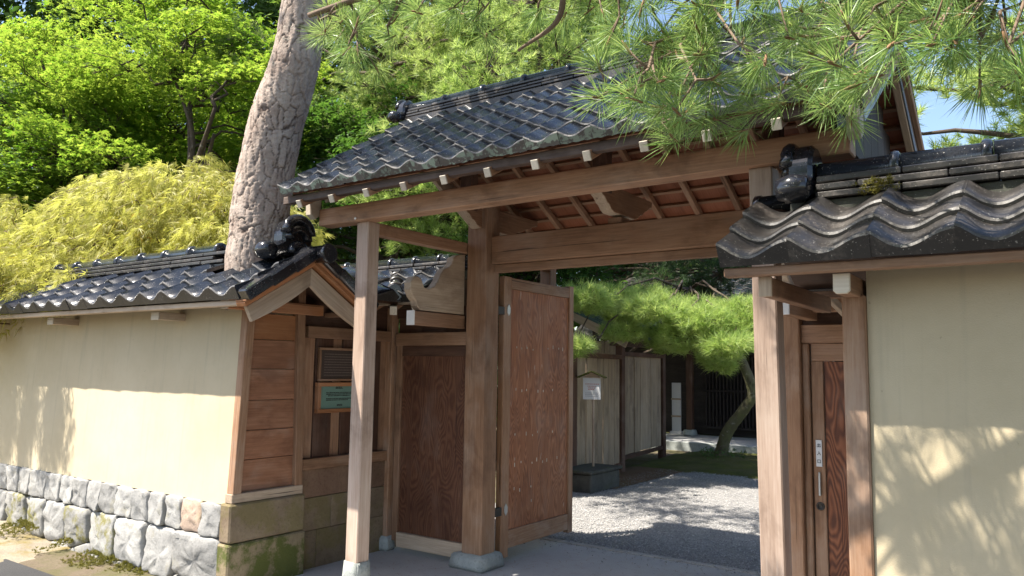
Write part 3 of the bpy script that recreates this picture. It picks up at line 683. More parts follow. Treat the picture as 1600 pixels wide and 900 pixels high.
for i, (sx, sz, row) in enumerate(seeds):
    poly = [np.array(p) for p in ((sx - .5, -.4), (sx + .5, -.4), (sx + .5, .606), (sx - .5, .606))]
    poly = clip(poly, np.array((-5.055, 0.)), np.array((1., 0.))); zl = .355
    poly = clip(poly, np.array((sx, zl)), np.array((0., -1.)) if row == 0 else np.array((0., 1.)))
    for j in np.argsort(((SP - SP[i]) ** 2).sum(1))[1:16]:
        if (row == 0) != (seeds[j][2] == 0): continue
        d = SP[j] - SP[i]
        if row == 0: d = np.array((d[0], d[1] * .4))
        L = np.linalg.norm(d); poly = clip(poly, SP[i] + d * .5, d / L)
        if len(poly) < 3: break
    if len(poly) < 3: continue
    P = np.array(poly); P = P[np.concatenate([[True], np.linalg.norm(np.diff(P, axis=0), axis=1) > .01])]; P = P + rng.uniform(-.006, .006, P.shape); P[:, 1] = np.minimum(P[:, 1], .606); c = P.mean(0); P = c + (P - c) * (1 - .0025 / max(.05, np.abs(P - c).mean()))
    if (P.max(0) - P.min(0)).min() < .07: continue
    st = stone(P, .10, M['stone_tan'] if (sx > -5.45 and random.random() < .6) else (M['stone_moss'] if row > 0 and random.random() < .5 else M['stone']), left, y0=3.515, dome=.010 if row == 0 else .022)
# cut stones under the end panel
def cut_block(lo, hi, mat, parent, name='cut_stone', bev=.012):
    return box(name, lo, hi, mat, parent, bev)
cut_block((-5.05, 3.50, .335), (-4.925, 4.185, .612), M['stone_block'], left)
cut_block((-5.05, 3.49, -.10), (-4.915, 4.195, .330), M['stone_green'], left)

right = thing('plaster_wall', 'ochre plaster wall dappled with pine shadow under a wavy tiled coping, right of the gate', 'wall', (0.6, 3.85, 0))
RX0, RX1 = -1.178, 3.0
RT = [M['tile_old'], M['tile_edge'], M['tile_old']]
rroof = coping(right, RX0, RX1, -1, 0, RT, n=16)
mobj('plaster', [(-.655, 3.53, .0), (RX1, 3.53, .0), (RX1, 4.17, .0), (-.655, 4.17, .0), (-.655, 3.555, 2.10), (RX1, 3.555, 2.10), (RX1, 4.145, 2.10), (-.655, 4.145, 2.10)],
     [(0, 1, 5, 4), (1, 2, 6, 5), (2, 3, 7, 6), (3, 0, 4, 7), (4, 5, 6, 7)], M['plaster'], right, (.6, 3.85, 1))
post('end_post', -.703, 3.57, .094, .10, 0.0, 1.955, M['wood_post'], right)
post('end_post', -.703, 4.12, .094, .10, 0.0, 2.0, M['wood_post'], right)
box('rail', (-.745, 3.625, 1.80), (-.66, 4.07, 1.90), M['wood'], right)
for k in range(3): box('end_board', (-.73, 3.622 + k * .15, .1), (-.70, 3.768 + k * .15, 1.80), M['wood'], right, .002)
box('eave_arm', (-.735, 3.33, 1.945), (-.672, 4.37, 2.027), M['wood'], right)
plate('eave_arm_end', [(-.032, -.03), (-.02, -.042), (.02, -.042), (.032, -.03), (.032, .04), (-.032, .04)], .02, (-.7035, 3.318, 1.985), (1, 0, 0), (0, 0, 1), M['wood_end'], right, .002)
box('outer_arm', (-1.035, 3.32, 1.945), (-.985, 4.38, 2.027), M['wood'], right)
box('outer_arm_end', (-1.038, 3.306, 1.943), (-.982, 3.320, 2.029), M['wood_grey'], right, .002)
rr = box('ridge', (-1.02, 3.76, 2.32), (RX1, 3.94, 2.432), M['mortar'], right)
rt = ridge(rr, -.90, RX1, 3.85, 2.435, 3, 0.040, 0.23, 0.060, M['tile_old'], M['tile'], 0.37, 0.36)
ridge_end(right, -.97, 3.85, 2.43, .95, -1, M['tile_glossy'], 2.45, 0.24, 0.052)

# ------------------------------------------------------------------ wing walls beside the main posts, with small tiled roofs
def cloud_board(flip=1):
    """carved cloud board: rises toward the post"""
    base = [(0.0, 0.0), (-.60, 0.0), (-.645, .03), (-.66, .07), (-.70, .10), (-.735, .15), (-.735, .21), (-.70, .255), (-.65, .268), (-.60, .25), (-.575, .21), (-.56, .185),
            (-.50, .175), (-.43, .20), (-.38, .25), (-.34, .32), (-.30, .36), (-.23, .385), (-.19, .42), (-.17, .47), (-.10, .50), (0.0, .52)]
    return base
def wing(x0, x1, arm_x, label, ridge_x0, ridge_x1, lab2, tiles_x0, tiles_x1):
    w = thing('wing_wall', label, 'wall', ((x0 + x1) / 2, 5.2, 0))
    box('top_rail', (x0, 5.16, 1.815), (x1, 5.26, 1.93), M['wood'], w)
    box('tie_rail', (x0, 5.17, 2.06), (x1, 5.25, 2.15), M['wood_dark'], w)
    for k in range(max(1, int((x1 - x0) / .25))):
        dx = (x1 - x0) / max(1, int((x1 - x0) / .25)); box('upper_board', (x0 + k * dx + .002, 5.20, 1.932), (x0 + (k + 1) * dx - .002, 5.22, 2.058), M['wood_dark'], w, .002)
    box('bracket_arm', (arm_x - .035, 4.52, 1.955), (arm_x + .035, 5.155, 2.065), M['wood'], w, .004)
    box('bracket_arm_end', (arm_x - .038, 4.505, 1.953), (arm_x + .038, 4.521, 2.068), M['white_paint'], w, .002)
    plate('cloud_board', [(a * .92, b_ * 1.0) for a, b_ in cloud_board()], .075, (arm_x, 5.14, 2.075), (0, 1, 0), (0, 0, 1), M['wood_grey'], w, .006)
    v = []
    for z_ in (0, -.025):
        for x in (tiles_x0, tiles_x1): v += [(x, 4.74, 2.17 + z_), (x, 5.24, 2.45 + z_), (x, 5.74, 2.17 + z_)]
    rf = mobj('roof_deck', v, [(0, 3, 4, 1), (1, 4, 5, 2), (9, 6, 7, 10), (10, 7, 8, 11), (0, 6, 9, 3), (2, 5, 11, 8), (0, 1, 7, 6), (1, 2, 8, 7), (4, 3, 9, 10), (5, 4, 10, 11)], M['wood_dark'], w, ((x0 + x1) / 2, 5.24, 2.2))
    tile_field(rf, tiles_x0, tiles_x1, .28, 4.70, 2.20, .555, 3, .185, .05, .026, 8, LT, eave=.045)
    tile_field(rf, tiles_x0, tiles_x1, .28, 5.78, 2.20, .555, 3, .185, .05, .026, 6, LT, back=True, eave=.045)
    k = tiles_x0 + .12
    while k < tiles_x1:
        beam('rafter', (k, 4.75, 2.118), (k, 5.22, 2.37), .045, .05, M['wood'], w); beam('rafter_end', (k, 4.742, 2.114), (k, 4.75, 2.118), .048, .052, M['wood_end'], w, bev=.001); k += .24
    beam('eave_batten', (tiles_x0, 4.745, 2.155), (tiles_x1, 4.745, 2.155), .05, .025, M['wood_grey'], w)
    rg = box('ridge', (ridge_x0, 5.15, 2.40), (ridge_x1, 5.33, 2.46), M['mortar'], w)
    ridge(rg, ridge_x0, ridge_x1, 5.24, 2.462, 3, .034, .18, .052, M['tile_old'], M['tile'], .30, .30)
    return w
lw = wing(-4.93, -4.095, -4.16, 'left wing wall of one broad dark figured board, between plank wall and main post', -5.95, -4.10, '', -5.9, -4.21)
box('panel', (-4.865, 5.195, .17), (-4.105, 5.22, 1.815), M['wood_fig_dark'], lw, .002)
box('stile', (-4.93, 5.175, .09), (-4.865, 5.25, 1.815), M['wood'], lw)
box('head_rail', (-4.865, 5.18, 1.72), (-4.10, 5.19, 1.812), M['wood_dark'], lw, .002)
box('sill', (-4.865, 5.165, .045), (-4.10, 5.245, .168), M['wood_grey'], lw)
post('corner_post', -5.005, 5.19, .085, .09, .11, 2.16, M['wood_post'], lw)
base_stone(-5.005, 5.17, .15, .13, .125, 0, 'stone_base', lw)
# descending hip with a round end tile at the inner corner
p0 = Vector((-4.97, 5.2, 2.47)); p1 = Vector((-4.50, 4.68, 2.24)); dd = (p1 - p0)
v, f = tube([p0 + dd * (k / 8) for k in range(9)], [.052] * 9, 14); mobj('hip_tile', v, f, M['tile_glossy'], lw, p0, True)
for q in (.25, .55, .85):
    c = p0 + dd * q; lathe_x('hip_band', [(-.018, .055), (-.012, .07), (.012, .07), (.018, .055)], c, M['tile_old'], lw, 16, dd)
plate('hip_end_tile', [(.07 * math.cos(a), (.085 if math.sin(a) > 0 else .07) * math.sin(a)) for a in [2 * PI * k / 18 for k in range(18)]], .03, p1 + Vector((.012, -.014, -.01)), (.74, .67, 0), (0, 0, 1), M['tile_glossy'], lw, .008)
beam('hip_rafter', (-4.95, 5.18, 2.30), (-4.49, 4.66, 2.09), .055, .07, M['wood'], lw); beam('hip_rafter_end', (-4.49, 4.66, 2.09), (-4.477, 4.646, 2.084), .058, .073, M['wood_end'], lw, bev=.001)
rw = wing(-1.352, -.50, -1.28, 'right wing wall with a cross rail over the wicket door, half hidden behind the plaster wall', -1.34, 1.2, '', -1.22, .9)
post('jamb', -1.33, 5.21, .045, .09, .0, 1.812, M['wood_post'], rw)
box('head_rail', (-1.30, 5.19, 1.70), (-.5, 5.24, 1.812), M['wood'], rw)
for k in range(8): beam('brace', (-1.2 + k * .24, 4.76, 2.11), (-1.2 + k * .24 + .01, 5.2, 2.10), .03, .02, M['wood_grey'], rw) if k < 4 else None
beam('brace', (-1.16, 4.55, 2.19), (-1.02, 4.95, 1.965), .035, .045, M['wood_grey'], rw)
box('cross_beam', (-1.24, 5.0, 2.0), (-.5, 5.08, 2.10), M['wood'], rw)

wick = thing('wicket_door', 'narrow dark red wicket door with strong wood grain, a paper sign and a finger pull', 'door', (-1.1, 5.2, 0))
box('panel', (-1.225, 5.205, .05), (-.72, 5.225, 1.695), M['wood_fig_red'], wick, .002)
box('stile', (-1.302, 5.19, .05), (-1.228, 5.235, 1.698), M['wood_post'], wick)
sp_ = box('sign_plate', (-1.282, 5.182, 1.035), (-1.246, 5.189, 1.20), M['paper'], wick, .001)
def strokes(name, segs, o, U, V, t, mat, parent, depth=.0015, N=(0, -1, 0)):
    """flat lettering built of bars: segs ((u0,v0),(u1,v1))"""
    U = Vector(U); V = Vector(V); N = Vector(N); v = []; f = []
    for a, b_ in segs:
        p = Vector(o) + U * a[0] + V * a[1]; q = Vector(o) + U * b_[0] + V * b_[1]; d = (q - p).normalized(); s = d.cross(N).normalized() * t / 2
        k = len(v); v += [p - s, p + s, q + s, q - s]; v += [x + N * depth for x in v[k:k + 4]]
        f += [tuple(k + i for i in w) for w in ((4, 5, 6, 7), (0, 1, 5, 4), (1, 2, 6, 5), (2, 3, 7, 6), (3, 0, 4, 7))]
    return mobj(name, v, f, mat, parent, o)
g = .022
de = [((.5, 0), (.5, 1)), ((.18, .55), (.82, .55)), ((.18, .55), (.18, .9)), ((.82, .55), (.82, .9)), ((.05, .05), (.95, .05)), ((.05, .05), (.05, .42)), ((.95, .05), (.95, .42))]
iru = [((.42, 1), (.55, .62)), ((.55, .62), (.05, 0)), ((.55, .62), (.98, 0))]
kuchi = [((.1, .05), (.1, .9)), ((.9, .05), (.9, .9)), ((.1, .9), (.9, .9)), ((.1, .1), (.9, .1))]
segs = []
for gl, z in ((de, .122), (iru, .072), (kuchi, .022)):
    segs += [((a[0] * g - g / 2, a[1] * g + z), (b_[0] * g - g / 2, b_[1] * g + z)) for a, b_ in gl]
strokes('lettering', segs, (-1.264, 5.1815, 1.035), (1, 0, 0), (0, 0, 1), .0026, M['ink'], sp_)
box('pull_bar', (-1.270, 5.172, .855), (-1.258, 5.190, 1.00), M['steel'], wick, .003)
lathe_x('finger_pull', [(0, .026), (.004, .026), (.004, .018), (.001, .017)], (-1.264, 5.19, .79), M['iron'], wick, 18, (0, -1, 0))

# ------------------------------------------------------------------ plank wall on the left of the recess, with the two plaques
pw = thing('plank_wall', 'dark vertical plank wall above brown block courses, beside the wall end with the two plaques', 'wall', (-5.02, 4.66, 0))
y = 4.20
for k, w in enumerate((.115, .19, .105, .18, .11, .165, .10)):
    d = .0 if k % 2 else .014
    box('plank', (-5.05 - d, y, .875), (-5.02 - d, y + w - .003, 1.85), M['wood_dark' if k % 2 else 'wood'], pw, .003); y += w
box('top_rail', (-5.06, 4.19, 1.85), (-4.975, 5.15, 1.945), M['wood'], pw)
box('mid_rail', (-5.06, 4.19, .785), (-4.98, 5.15, .872), M['wood_post'], pw)
for z0_, z1_, cuts in ((.56, .783, (.55,)), (.30, .556, (.35, .72)), (-.05, .297, (.2, .6))):
    ys = [4.19] + [4.19 + .96 * c for c in cuts] + [5.15]
    for a, b_ in zip(ys, ys[1:]): box('block', (-5.08, a + .002, z0_), (-5.005 + random.uniform(-.003, .003), b_ - .002, z1_), M['mud_course' if z0_ > .4 else 'stone_block'], pw, .004)
box('upper_board', (-5.07, 4.19, 1.947), (-5.03, 5.15, 2.44), M['wood_dark'], pw)  # extended up to the roof to block a sun streak on the wing panel
pv = []
for z_ in (0, -.025):
    for y in (4.31, 5.16): pv += [(-4.50, y, 2.165 + z_), (-5.14, y, 2.503 + z_)]
prf = mobj('roof_deck', pv, [(0, 2, 3, 1), (5, 7, 6, 4), (0, 4, 6, 2), (1, 3, 7, 5), (0, 1, 5, 4), (2, 6, 7, 3)], M['wood_dark'], pw, (-4.77, 4.8, 2.3))
pb = tile_mesh(.283, .22, .05, .026, 8, LT); pe = tile_mesh(.283, .22, .05, .026, 8, LT, .02); th = math.atan(.53)
for r in range(3):
    for c in range(3):
        link(o := bpy.data.objects.new('tile', pe if r == 0 else pb), prf, (-4.46 - r * .185 * math.cos(th), 4.31 + c * .283, 2.185 + r * .185 * math.sin(th) - (.03 if r else .01))); o.rotation_euler = (th, 0, PI / 2)
def plaque(y0_, y1_, z0_, z1_, fm, pm, im, rows, label, deep, seed):
    p = thing('plaque', label, 'plaque', (-4.99, (y0_ + y1_) / 2, z0_), 'plaques on the plank wall'); x = -5.018
    b = .032 if deep > .03 else .02
    box('frame', (x, y0_, z0_), (x + deep, y1_, z0_ + b), fm, p, .003); box('frame', (x, y0_, z1_ - b), (x + deep, y1_, z1_), fm, p, .003)
    box('frame', (x, y0_, z0_ + b), (x + deep, y0_ + b, z1_ - b), fm, p, .003); box('frame', (x, y1_ - b, z0_ + b), (x + deep, y1_, z1_ - b), fm, p, .003)
    pl = box('board', (x, y0_ + b, z0_ + b), (x + deep * .6, y1_ - b, z1_ - b), pm, p, .001)
    rd = random.Random(seed); sg = []
    for u0, u1, zz in rows:
        u = u0
        while u < u1:
            q = rd.uniform(.006, .016); sg.append(((u, zz), (min(u + q, u1), zz))); u += q + rd.uniform(.003, .006)
    strokes('lettering', sg, (x + deep * .6, y0_, z0_), (0, 1, 0), (0, 0, 1), .0075, im, pl, .0012, (1, 0, 0)); return p
plaque(4.33, 4.80, 1.495, 1.775, M['wood_post'], M['bronze'], M['ink_pale'], [(.06, .42, .05 + k * .022) for k in range(9)], 'upper plaque, dark bronze in a thin brown frame with rows of raised text', .03, 3)
plaque(4.315, 4.80, 1.235, 1.485, M['wood_orange'], M['verdigris'], M['ink'], [(.10, .38, .165), (.10, .38, .152), (.12, .36, .139), (.10, .38, .115), (.10, .34, .103), (.20, .28, .20), (.20, .27, .21), (.22, .28, .065), (.22, .28, .057)], 'lower plaque, green board with black writing in an orange wooden frame', .045, 9)

# ------------------------------------------------------------------ yard behind the gate
sh = thing('waiting_shelter', 'weathered board shelter with a green copper roof behind the open door leaf', 'shelter', (-5.9, 11.5, 0))
def fence_bay(p0, p1, nb, z0, z1, mat):
    p0 = Vector(p0); p1 = Vector(p1); d = p1 - p0
    for k in range(nb):
        a = p0 + d * ((k + .03) / nb); b_ = p0 + d * ((k + .97) / nb); j = random.uniform(-.006, .006)
        m_ = (a + b_) / 2 + Vector((j, j, 0))
        o = beam('board', (m_.x, m_.y, z0 + random.uniform(0, .01)), (m_.x, m_.y, z1), .022, (b_ - a).length, mat, sh, up=d.normalized(), bev=.003)
    n_ = Vector((d.y, -d.x, 0)).normalized() * .012
    beam('rail', p0 + n_ + Vector((0, 0, z1 + .035)), p1 + n_ + Vector((0, 0, z1 + .035)), .09, .07, M['wood_dark'], sh)
    beam('rail', p0 + n_ + Vector((0, 0, z0 - .035)), p1 + n_ + Vector((0, 0, z0 - .035)), .06, .06, M['wood_dark'], sh)
fence_bay((-5.50, 8.2, 0), (-5.63, 9.45, 0), 6, .12, 1.78, M['wood_fence'])
fence_bay((-5.66, 9.55, 0), (-5.83, 11.30, 0), 8, .14, 1.80, M['wood_fence'])
fence_bay((-5.87, 11.46, 0), (-6.12, 13.55, 0), 7, .24, 1.86, M['wood_fence'])
for x, y_, h in ((-5.645, 9.5, 1.95), (-5.845, 11.38, 2.05), (-6.13, 13.62, 1.95)): post('fence_post', x, y_, .12, .12, .0, h, M['wood_dark'], sh)
cr = mobj('copper_roof', [(-5.58, 11.15, 2.17), (-5.75, 14.1, 2.20), (-7.3, 14.1, 2.98), (-7.3, 11.15, 2.92), (-5.58, 11.15, 2.13), (-5.75, 14.1, 2.16), (-7.3, 14.1, 2.94), (-7.3, 11.15, 2.88)],
          [(0, 1, 2, 3), (7, 6, 5, 4), (0, 4, 5, 1), (1, 5, 6, 2), (2, 6, 7, 3), (3, 7, 4, 0)], M['copper_green'], sh, (-6.5, 12.5, 2.5))
for k in range(15):
    q = k / 14; a = Vector((-5.58 - .17 * q, 11.17 + 2.9 * q, 2.178 + .03 * q)); b_ = Vector((-7.3, 11.17 + 2.9 * q, 2.925 + .06 * q)); beam('seam', a, b_, .016, .022, M['copper_green'], cr, bev=.003)
beam('verge_plank', (-5.62, 11.18, 2.05), (-7.2, 11.18, 2.80), .03, .15, M['wood_grey'], sh)
box('eave_beam', (-5.95, 11.2, 2.02), (-5.85, 14.0, 2.12), M['wood_dark'], sh)
for k in range(5): box('back_board', (-7.2 + k * .26, 11.42, .1), (-6.945 + k * .26, 11.45, 2.1), M['wood_fence'], sh, .002)
sb = thing('stone_block', 'low dark square stone box standing on the gravel at the foot of the boards', 'stone', (-5.30, 9.55, 0))
box('body', (-5.58, 9.12, -.01), (-5.12, 9.95, .24), M['stone_dark'], sb, .015); box('lid', (-5.61, 9.08, .243), (-5.09, 9.99, .285), M['stone_dark'], sb, .012)
ns = thing('notice_sign', 'small white notice under a little mossy roof on a thin stake', 'sign', (-5.37, 9.6, .285))
beam('stake', (-5.36, 9.62, .285), (-5.37, 9.62, 1.50), .028, .028, M['wood_grey'], ns, up=(0, 1, 0))
U = Vector((.95, .31, 0)).normalized(); V = Vector((.39, .92, 0)).normalized()
nb = plate('board', [(-.125, -.15), (.125, -.15), (.125, .15), (-.125, .15)], .012, Vector((-5.37, 9.585, 1.36)), U, (0, 0, 1), M['paper'], ns, .002)
NN = U.cross(Vector((0, 0, 1)))
rows = []
rd = random.Random(4)
for u0, u1, zz in ((-.09, .09, .065), (-.06, .06, .035), (-.05, .05, .01), (-.05, .04, -.012)):
    u = u0
    while u < u1: q = rd.uniform(.012, .022); rows.append(((u, zz), (u + q, zz))); u += q + .006
strokes('lettering', rows, Vector((-5.37, 9.585, 1.36)) + NN * .0065, U, (0, 0, 1), .010, M['ink_red'], nb, .001, NN)
strokes('lettering', [((-.09 + .018 * k, -.06 - .022 * j), (-.078 + .018 * k, -.06 - .022 * j)) for k in range(10) for j in range(3)], Vector((-5.37, 9.585, 1.36)) + NN * .0065, U, (0, 0, 1), .008, M['ink_grey'], nb, .001, NN)
for s in (-1, 1):
    a = Vector((-5.37, 9.585, 1.60)); b_ = a + U * (.20 * s) + Vector((0, 0, -.085)); beam('little_roof', a, b_, .16, .018, M['moss'], ns, bev=.003)
plate('peak_board', [(-.125, .151), (.125, .151), (0, .235)], .012, Vector((-5.37, 9.585, 1.36)), U, (0, 0, 1), M['wood_grey'], ns, .001)

# house behind the yard
hs = thing('house', 'dark timber house with lattice front and grey tiled roof across the yard', 'house', (-4, 18, 0))
hx0, hx1 = -9.6, 3.0
sheet('house_terrace', -9.4, 3.0, 15.5, 17.4, .16, M['concrete'], 1, 1)
box('terrace_kerb', (-9.4, 15.38, -.05), (3.0, 15.498, .165), M['stone_base'], None, .01)['kind'] = 'structure'
box('back_wall', (-9.6, 17.78, .15), (hx1, 17.9, 2.6), M['black_wood'], hs, .01)
k = 0
x = -6.85
while x < -2.0:
    box('lattice_bar', (x, 17.68, .35), (x + .035, 17.74, 1.98), M['black_wood'], hs, .003); x += .085
for z in (.30, 1.15, 2.02): box('lattice_rail', (-6.9, 17.66, z), (hx1, 17.76, z + .05), M['black_wood'], hs, .003)
for x in (-7.75, -6.95, -4.2, -1.5): post('house_post', x, 17.0, .14, .14, .26, 2.5, M['wood_dark'], hs); base_stone(x, 17.0, .26, .26, .14, .16, 'stone_base', hs)
box('eave_purlin', (-9.6, 16.94, 2.42), (hx1, 17.06, 2.56), M['wood_dark'], hs)
hroof = mobj('house_roof', [(-9.7, 16.2, 2.42), (hx1, 16.2, 2.42), (hx1, 20.2, 4.7), (-9.7, 20.2, 4.7), (-9.7, 16.2, 2.36), (hx1, 16.2, 2.36), (hx1, 20.2, 4.64), (-9.7, 20.2, 4.64)],
                [(0, 1, 2, 3), (7, 6, 5, 4), (4, 5, 1, 0), (5, 6, 2, 1), (6, 7, 3, 2), (7, 4, 0, 3)], M['tile_old'], hs, (-3, 18, 3))
# 300 pan tiles that show, nearest the eave above the doorway
tile_field(hroof, -8.2, -3.4, .28, 16.15, 2.44, .57, 14, .25, .05, .026, 5, LT, eave=.05)
wb = thing('white_board', 'pale upright board leaning by the house post, sunlit in the gap of the lattice', 'board', (-7.4, 17.2, .16))
box('panel', (-7.52, 17.28, .22), (-7.30, 17.32, 1.35), M['paper'], wb); box('foot', (-7.55, 17.22, .16), (-7.27, 17.40, .22), M['paper'], wb)
for z in (.55, .95): box('slat', (-7.53, 17.26, z), (-7.29, 17.279, z + .04), M['wood_grey'], wb)

# ------------------------------------------------------------------ gravel pebbles (nobody could count them)
def pebbles(n):
    P = np.stack([rng.uniform(-5.5, -.6, n), 6.5 + rng.uniform(0, 1, n) ** 1.3 * 6.0, np.zeros(n)], 1)
    s = rng.uniform(.005, .013, n); base = np.array([(1, 0, 0), (-.3, .9, 0), (-.8, -.7, 0), (.1, .1, .7), (.0, 0., -.5)])
    th = rng.uniform(0, 2 * PI, n); c, sn = np.cos(th), np.sin(th); V = np.zeros((n, 5, 3))
    B = base[None] * (1 + rng.uniform(-.3, .3, (n, 5, 3))) * s[:, None, None]
    V[..., 0] = B[..., 0] * c[:, None] - B[..., 1] * sn[:, None]; V[..., 1] = B[..., 0] * sn[:, None] + B[..., 1] * c[:, None]; V[..., 2] = B[..., 2]
    V += P[:, None]; V[..., 2] += .0
    F = np.array([(0, 1, 3), (1, 2, 3), (2, 0, 3)])
    me = bpy.data.meshes.new('gravel'); me.vertices.add(n * 5); me.vertices.foreach_set('co', V.astype(np.float32).ravel())
    idx = (F[None] + (np.arange(n) * 5)[:, None, None]).ravel(); me.loops.add(n * 9); me.loops.foreach_set('vertex_index', idx.astype(np.int32))
    me.polygons.add(n * 3); me.polygons.foreach_set('loop_start', np.arange(0, n * 9, 3, dtype=np.int32)); me.update(calc_edges=True); me.materials.append(M['pebble'])
    return link(bpy.data.objects.new('gravel', me))
tag(pebbles(52000), 'loose grey gravel spread over the yard behind the gate', 'gravel', kind='stuff')

# ------------------------------------------------------------------ vegetation
def frames(D):
    D = unit(D); R = unit(rng.normal(size=D.shape)); A = unit(np.cross(D, R)); B = np.cross(D, A); return D, A, B
def tufts(C, D, n, length, width, spread=(20, 75), core=.06, bend=0.0):
    """needle bursts: C centres (T,3), D shoot directions (T,3) -> (T*n,3,3) triangles or quads when bend"""
    T = len(C); D, A, B = frames(D)
    C_ = np.repeat(C, n, 0); D_, A_, B_ = (np.repeat(q, n, 0) for q in (D, A, B)); N = T * n
    ph = rng.uniform(0, 2 * PI, N); an = np.radians(rng.uniform(spread[0], spread[1], N))
    rad = A_ * np.cos(ph)[:, None] + B_ * np.sin(ph)[:, None]
    d = D_ * np.cos(an)[:, None] + rad * np.sin(an)[:, None]
    L = length * rng.uniform(.7, 1.12, N)[:, None]
    p = C_ - D_ * (rng.uniform(0, 1, N)[:, None] * core) + rad * .004
    w = unit(np.cross(d, rng.normal(size=(N, 3)))) * width
    q = p + d * L + np.array((0, 0, -1.0)) * (bend * L * L)
    if bend:
        m = p + d * L * .55 + np.array((0, 0, -1.0)) * (bend * (L * .55) ** 2)
        return np.stack([p - w * .7, m - w, q, m + w], 1)
    return np.stack([p - w, p + w, q], 1)
def lobed(P, N, size, lobes=5, sharp=.36):
    """palmate leaves: quads (n*lobes,4,3)"""
    n = len(P); N, A, B = frames(N)
    if lobes == 5: ang = np.radians([-105, -52, 0, 52, 105]); ln = np.array([.55, .85, 1, .85, .55])
    else: ang = np.radians([-70, 0, 70]); ln = np.array([.75, 1, .75])
    out = np.zeros((n, lobes, 4, 3)); s = size[:, None]
    for k in range(lobes):
        for j, (r, a) in enumerate(((0, 0), (.52, -sharp), (1, 0), (.52, sharp))):
            u = r * ln[k] * math.cos(ang[k] + a) ; v = r * ln[k] * math.sin(ang[k] + a)
            out[:, k, j] = P + A * (u * s) + B * (v * s) - N * (s * (r * r * .18))
    return out.reshape(-1, 4, 3)
def discs(C, rad, n, flat=.18, droop=.25):
    """points in flattened leafy sprays around centres C"""
    T = len(C); Cc = np.repeat(C, n, 0); r = np.sqrt(rng.uniform(0, 1, T * n)) * np.repeat(rad, n); th = rng.uniform(0, 2 * PI, T * n)
    off = np.stack([r * np.cos(th), r * np.sin(th), rng.normal(0, 1, T * n) * flat * np.repeat(rad, n) - droop * r * r / np.repeat(rad, n)], 1)
    tilt = np.repeat(rng.normal(0, .22, (T, 2)), n, 0); off[:, 2] += off[:, 0] * tilt[:, 0] + off[:, 1] * tilt[:, 1]
    nrm = unit(np.stack([rng.normal(0, .35, T * n) - tilt[:, 0], rng.normal(0, .35, T * n) - tilt[:, 1], np.ones(T * n)], 1)); return Cc + off, nrm
def bark_trunk(name, path, mat, parent, loc, n=40, m=150, plates=True, depth=.018, scale=(9, 3.2), seed=0):
    """path [(x,y,z,r)] -> trunk with bark plates; 'crack' attribute marks fissures"""
    P = spline(path, max(2, m // max(1, len(path) - 1))); v = []; cr = []
    for i, q in enumerate(P):
        p = Vector(q[:3]); t = (Vector(P[min(i + 1, len(P) - 1)][:3]) - Vector(P[max(i - 1, 0)][:3])).normalized(); b_ = t.cross(Vector((0, 1, 0.1))).normalized(); c = t.cross(b_)
        for k in range(n):
            th = 2 * PI * k / n; rr = q[3]; e = b_ * math.cos(th) + c * math.sin(th); s = i / len(P) * (len(path) * 1.0)
            w = p + e * rr; s_ = Vector((w.x * scale[0] + seed, w.y * scale[0], w.z * scale[1])) + mnoise.noise_vector(w * 4) * .35 + mnoise.noise_vector(w * 14) * .16 + mnoise.noise_vector(w * 40) * .08
            if plates:
                d, _ = mnoise.voronoi(s_); ed = d[1] - d[0]; g_ = max(0.0, 1 - ed / (.11 + .07 * mnoise.noise(w * 3))); big = mnoise.noise(w * 4) * .012 + .006 * (mnoise.cell(s_) if False else mnoise.noise(s_ * .8))
            else: g_ = max(0, mnoise.noise(s_)) ; big = mnoise.noise(w * 5) * rr * .25
            cr.append(min(1, g_ ** 1.3) * max(.15, min(1, .65 + 1.6 * mnoise.noise(w * 2.3 + Vector((3, 1, 7))))) if plates else min(.7, g_)); v.append(w + e * (-depth * g_ + big * .6 + mnoise.noise(Vector((w.x * 34, w.y * 34, w.z * 11))) * .006 + mnoise.noise(w * 60) * .003))
    f = []
    for i in range(len(P) - 1):
        for k in range(n): f.append((i * n + k, i * n + (k + 1) % n, (i + 1) * n + (k + 1) % n, (i + 1) * n + k))
    f.append(tuple((len(P) - 1) * n + k for k in range(n)))
    o = mobj(name, v, f, mat, parent, loc, True); at = o.data.attributes.new('crack', 'FLOAT', 'POINT'); at.data.foreach_set('value', np.array(cr, dtype=np.float32)); return o
def twig_path(a, b_, sag=.05, n=5, wob=.04):
    a = np.array(a, float); b_ = np.array(b_, float); L = np.linalg.norm(b_ - a); out = []
    for k in range(n + 1):
        q = k / n; p = a + (b_ - a) * q; p[2] -= sag * L * math.sin(q * PI); out.append(p + (rng.normal(0, wob * L * .25, 3) if 0 < k < n else 0))
    return out

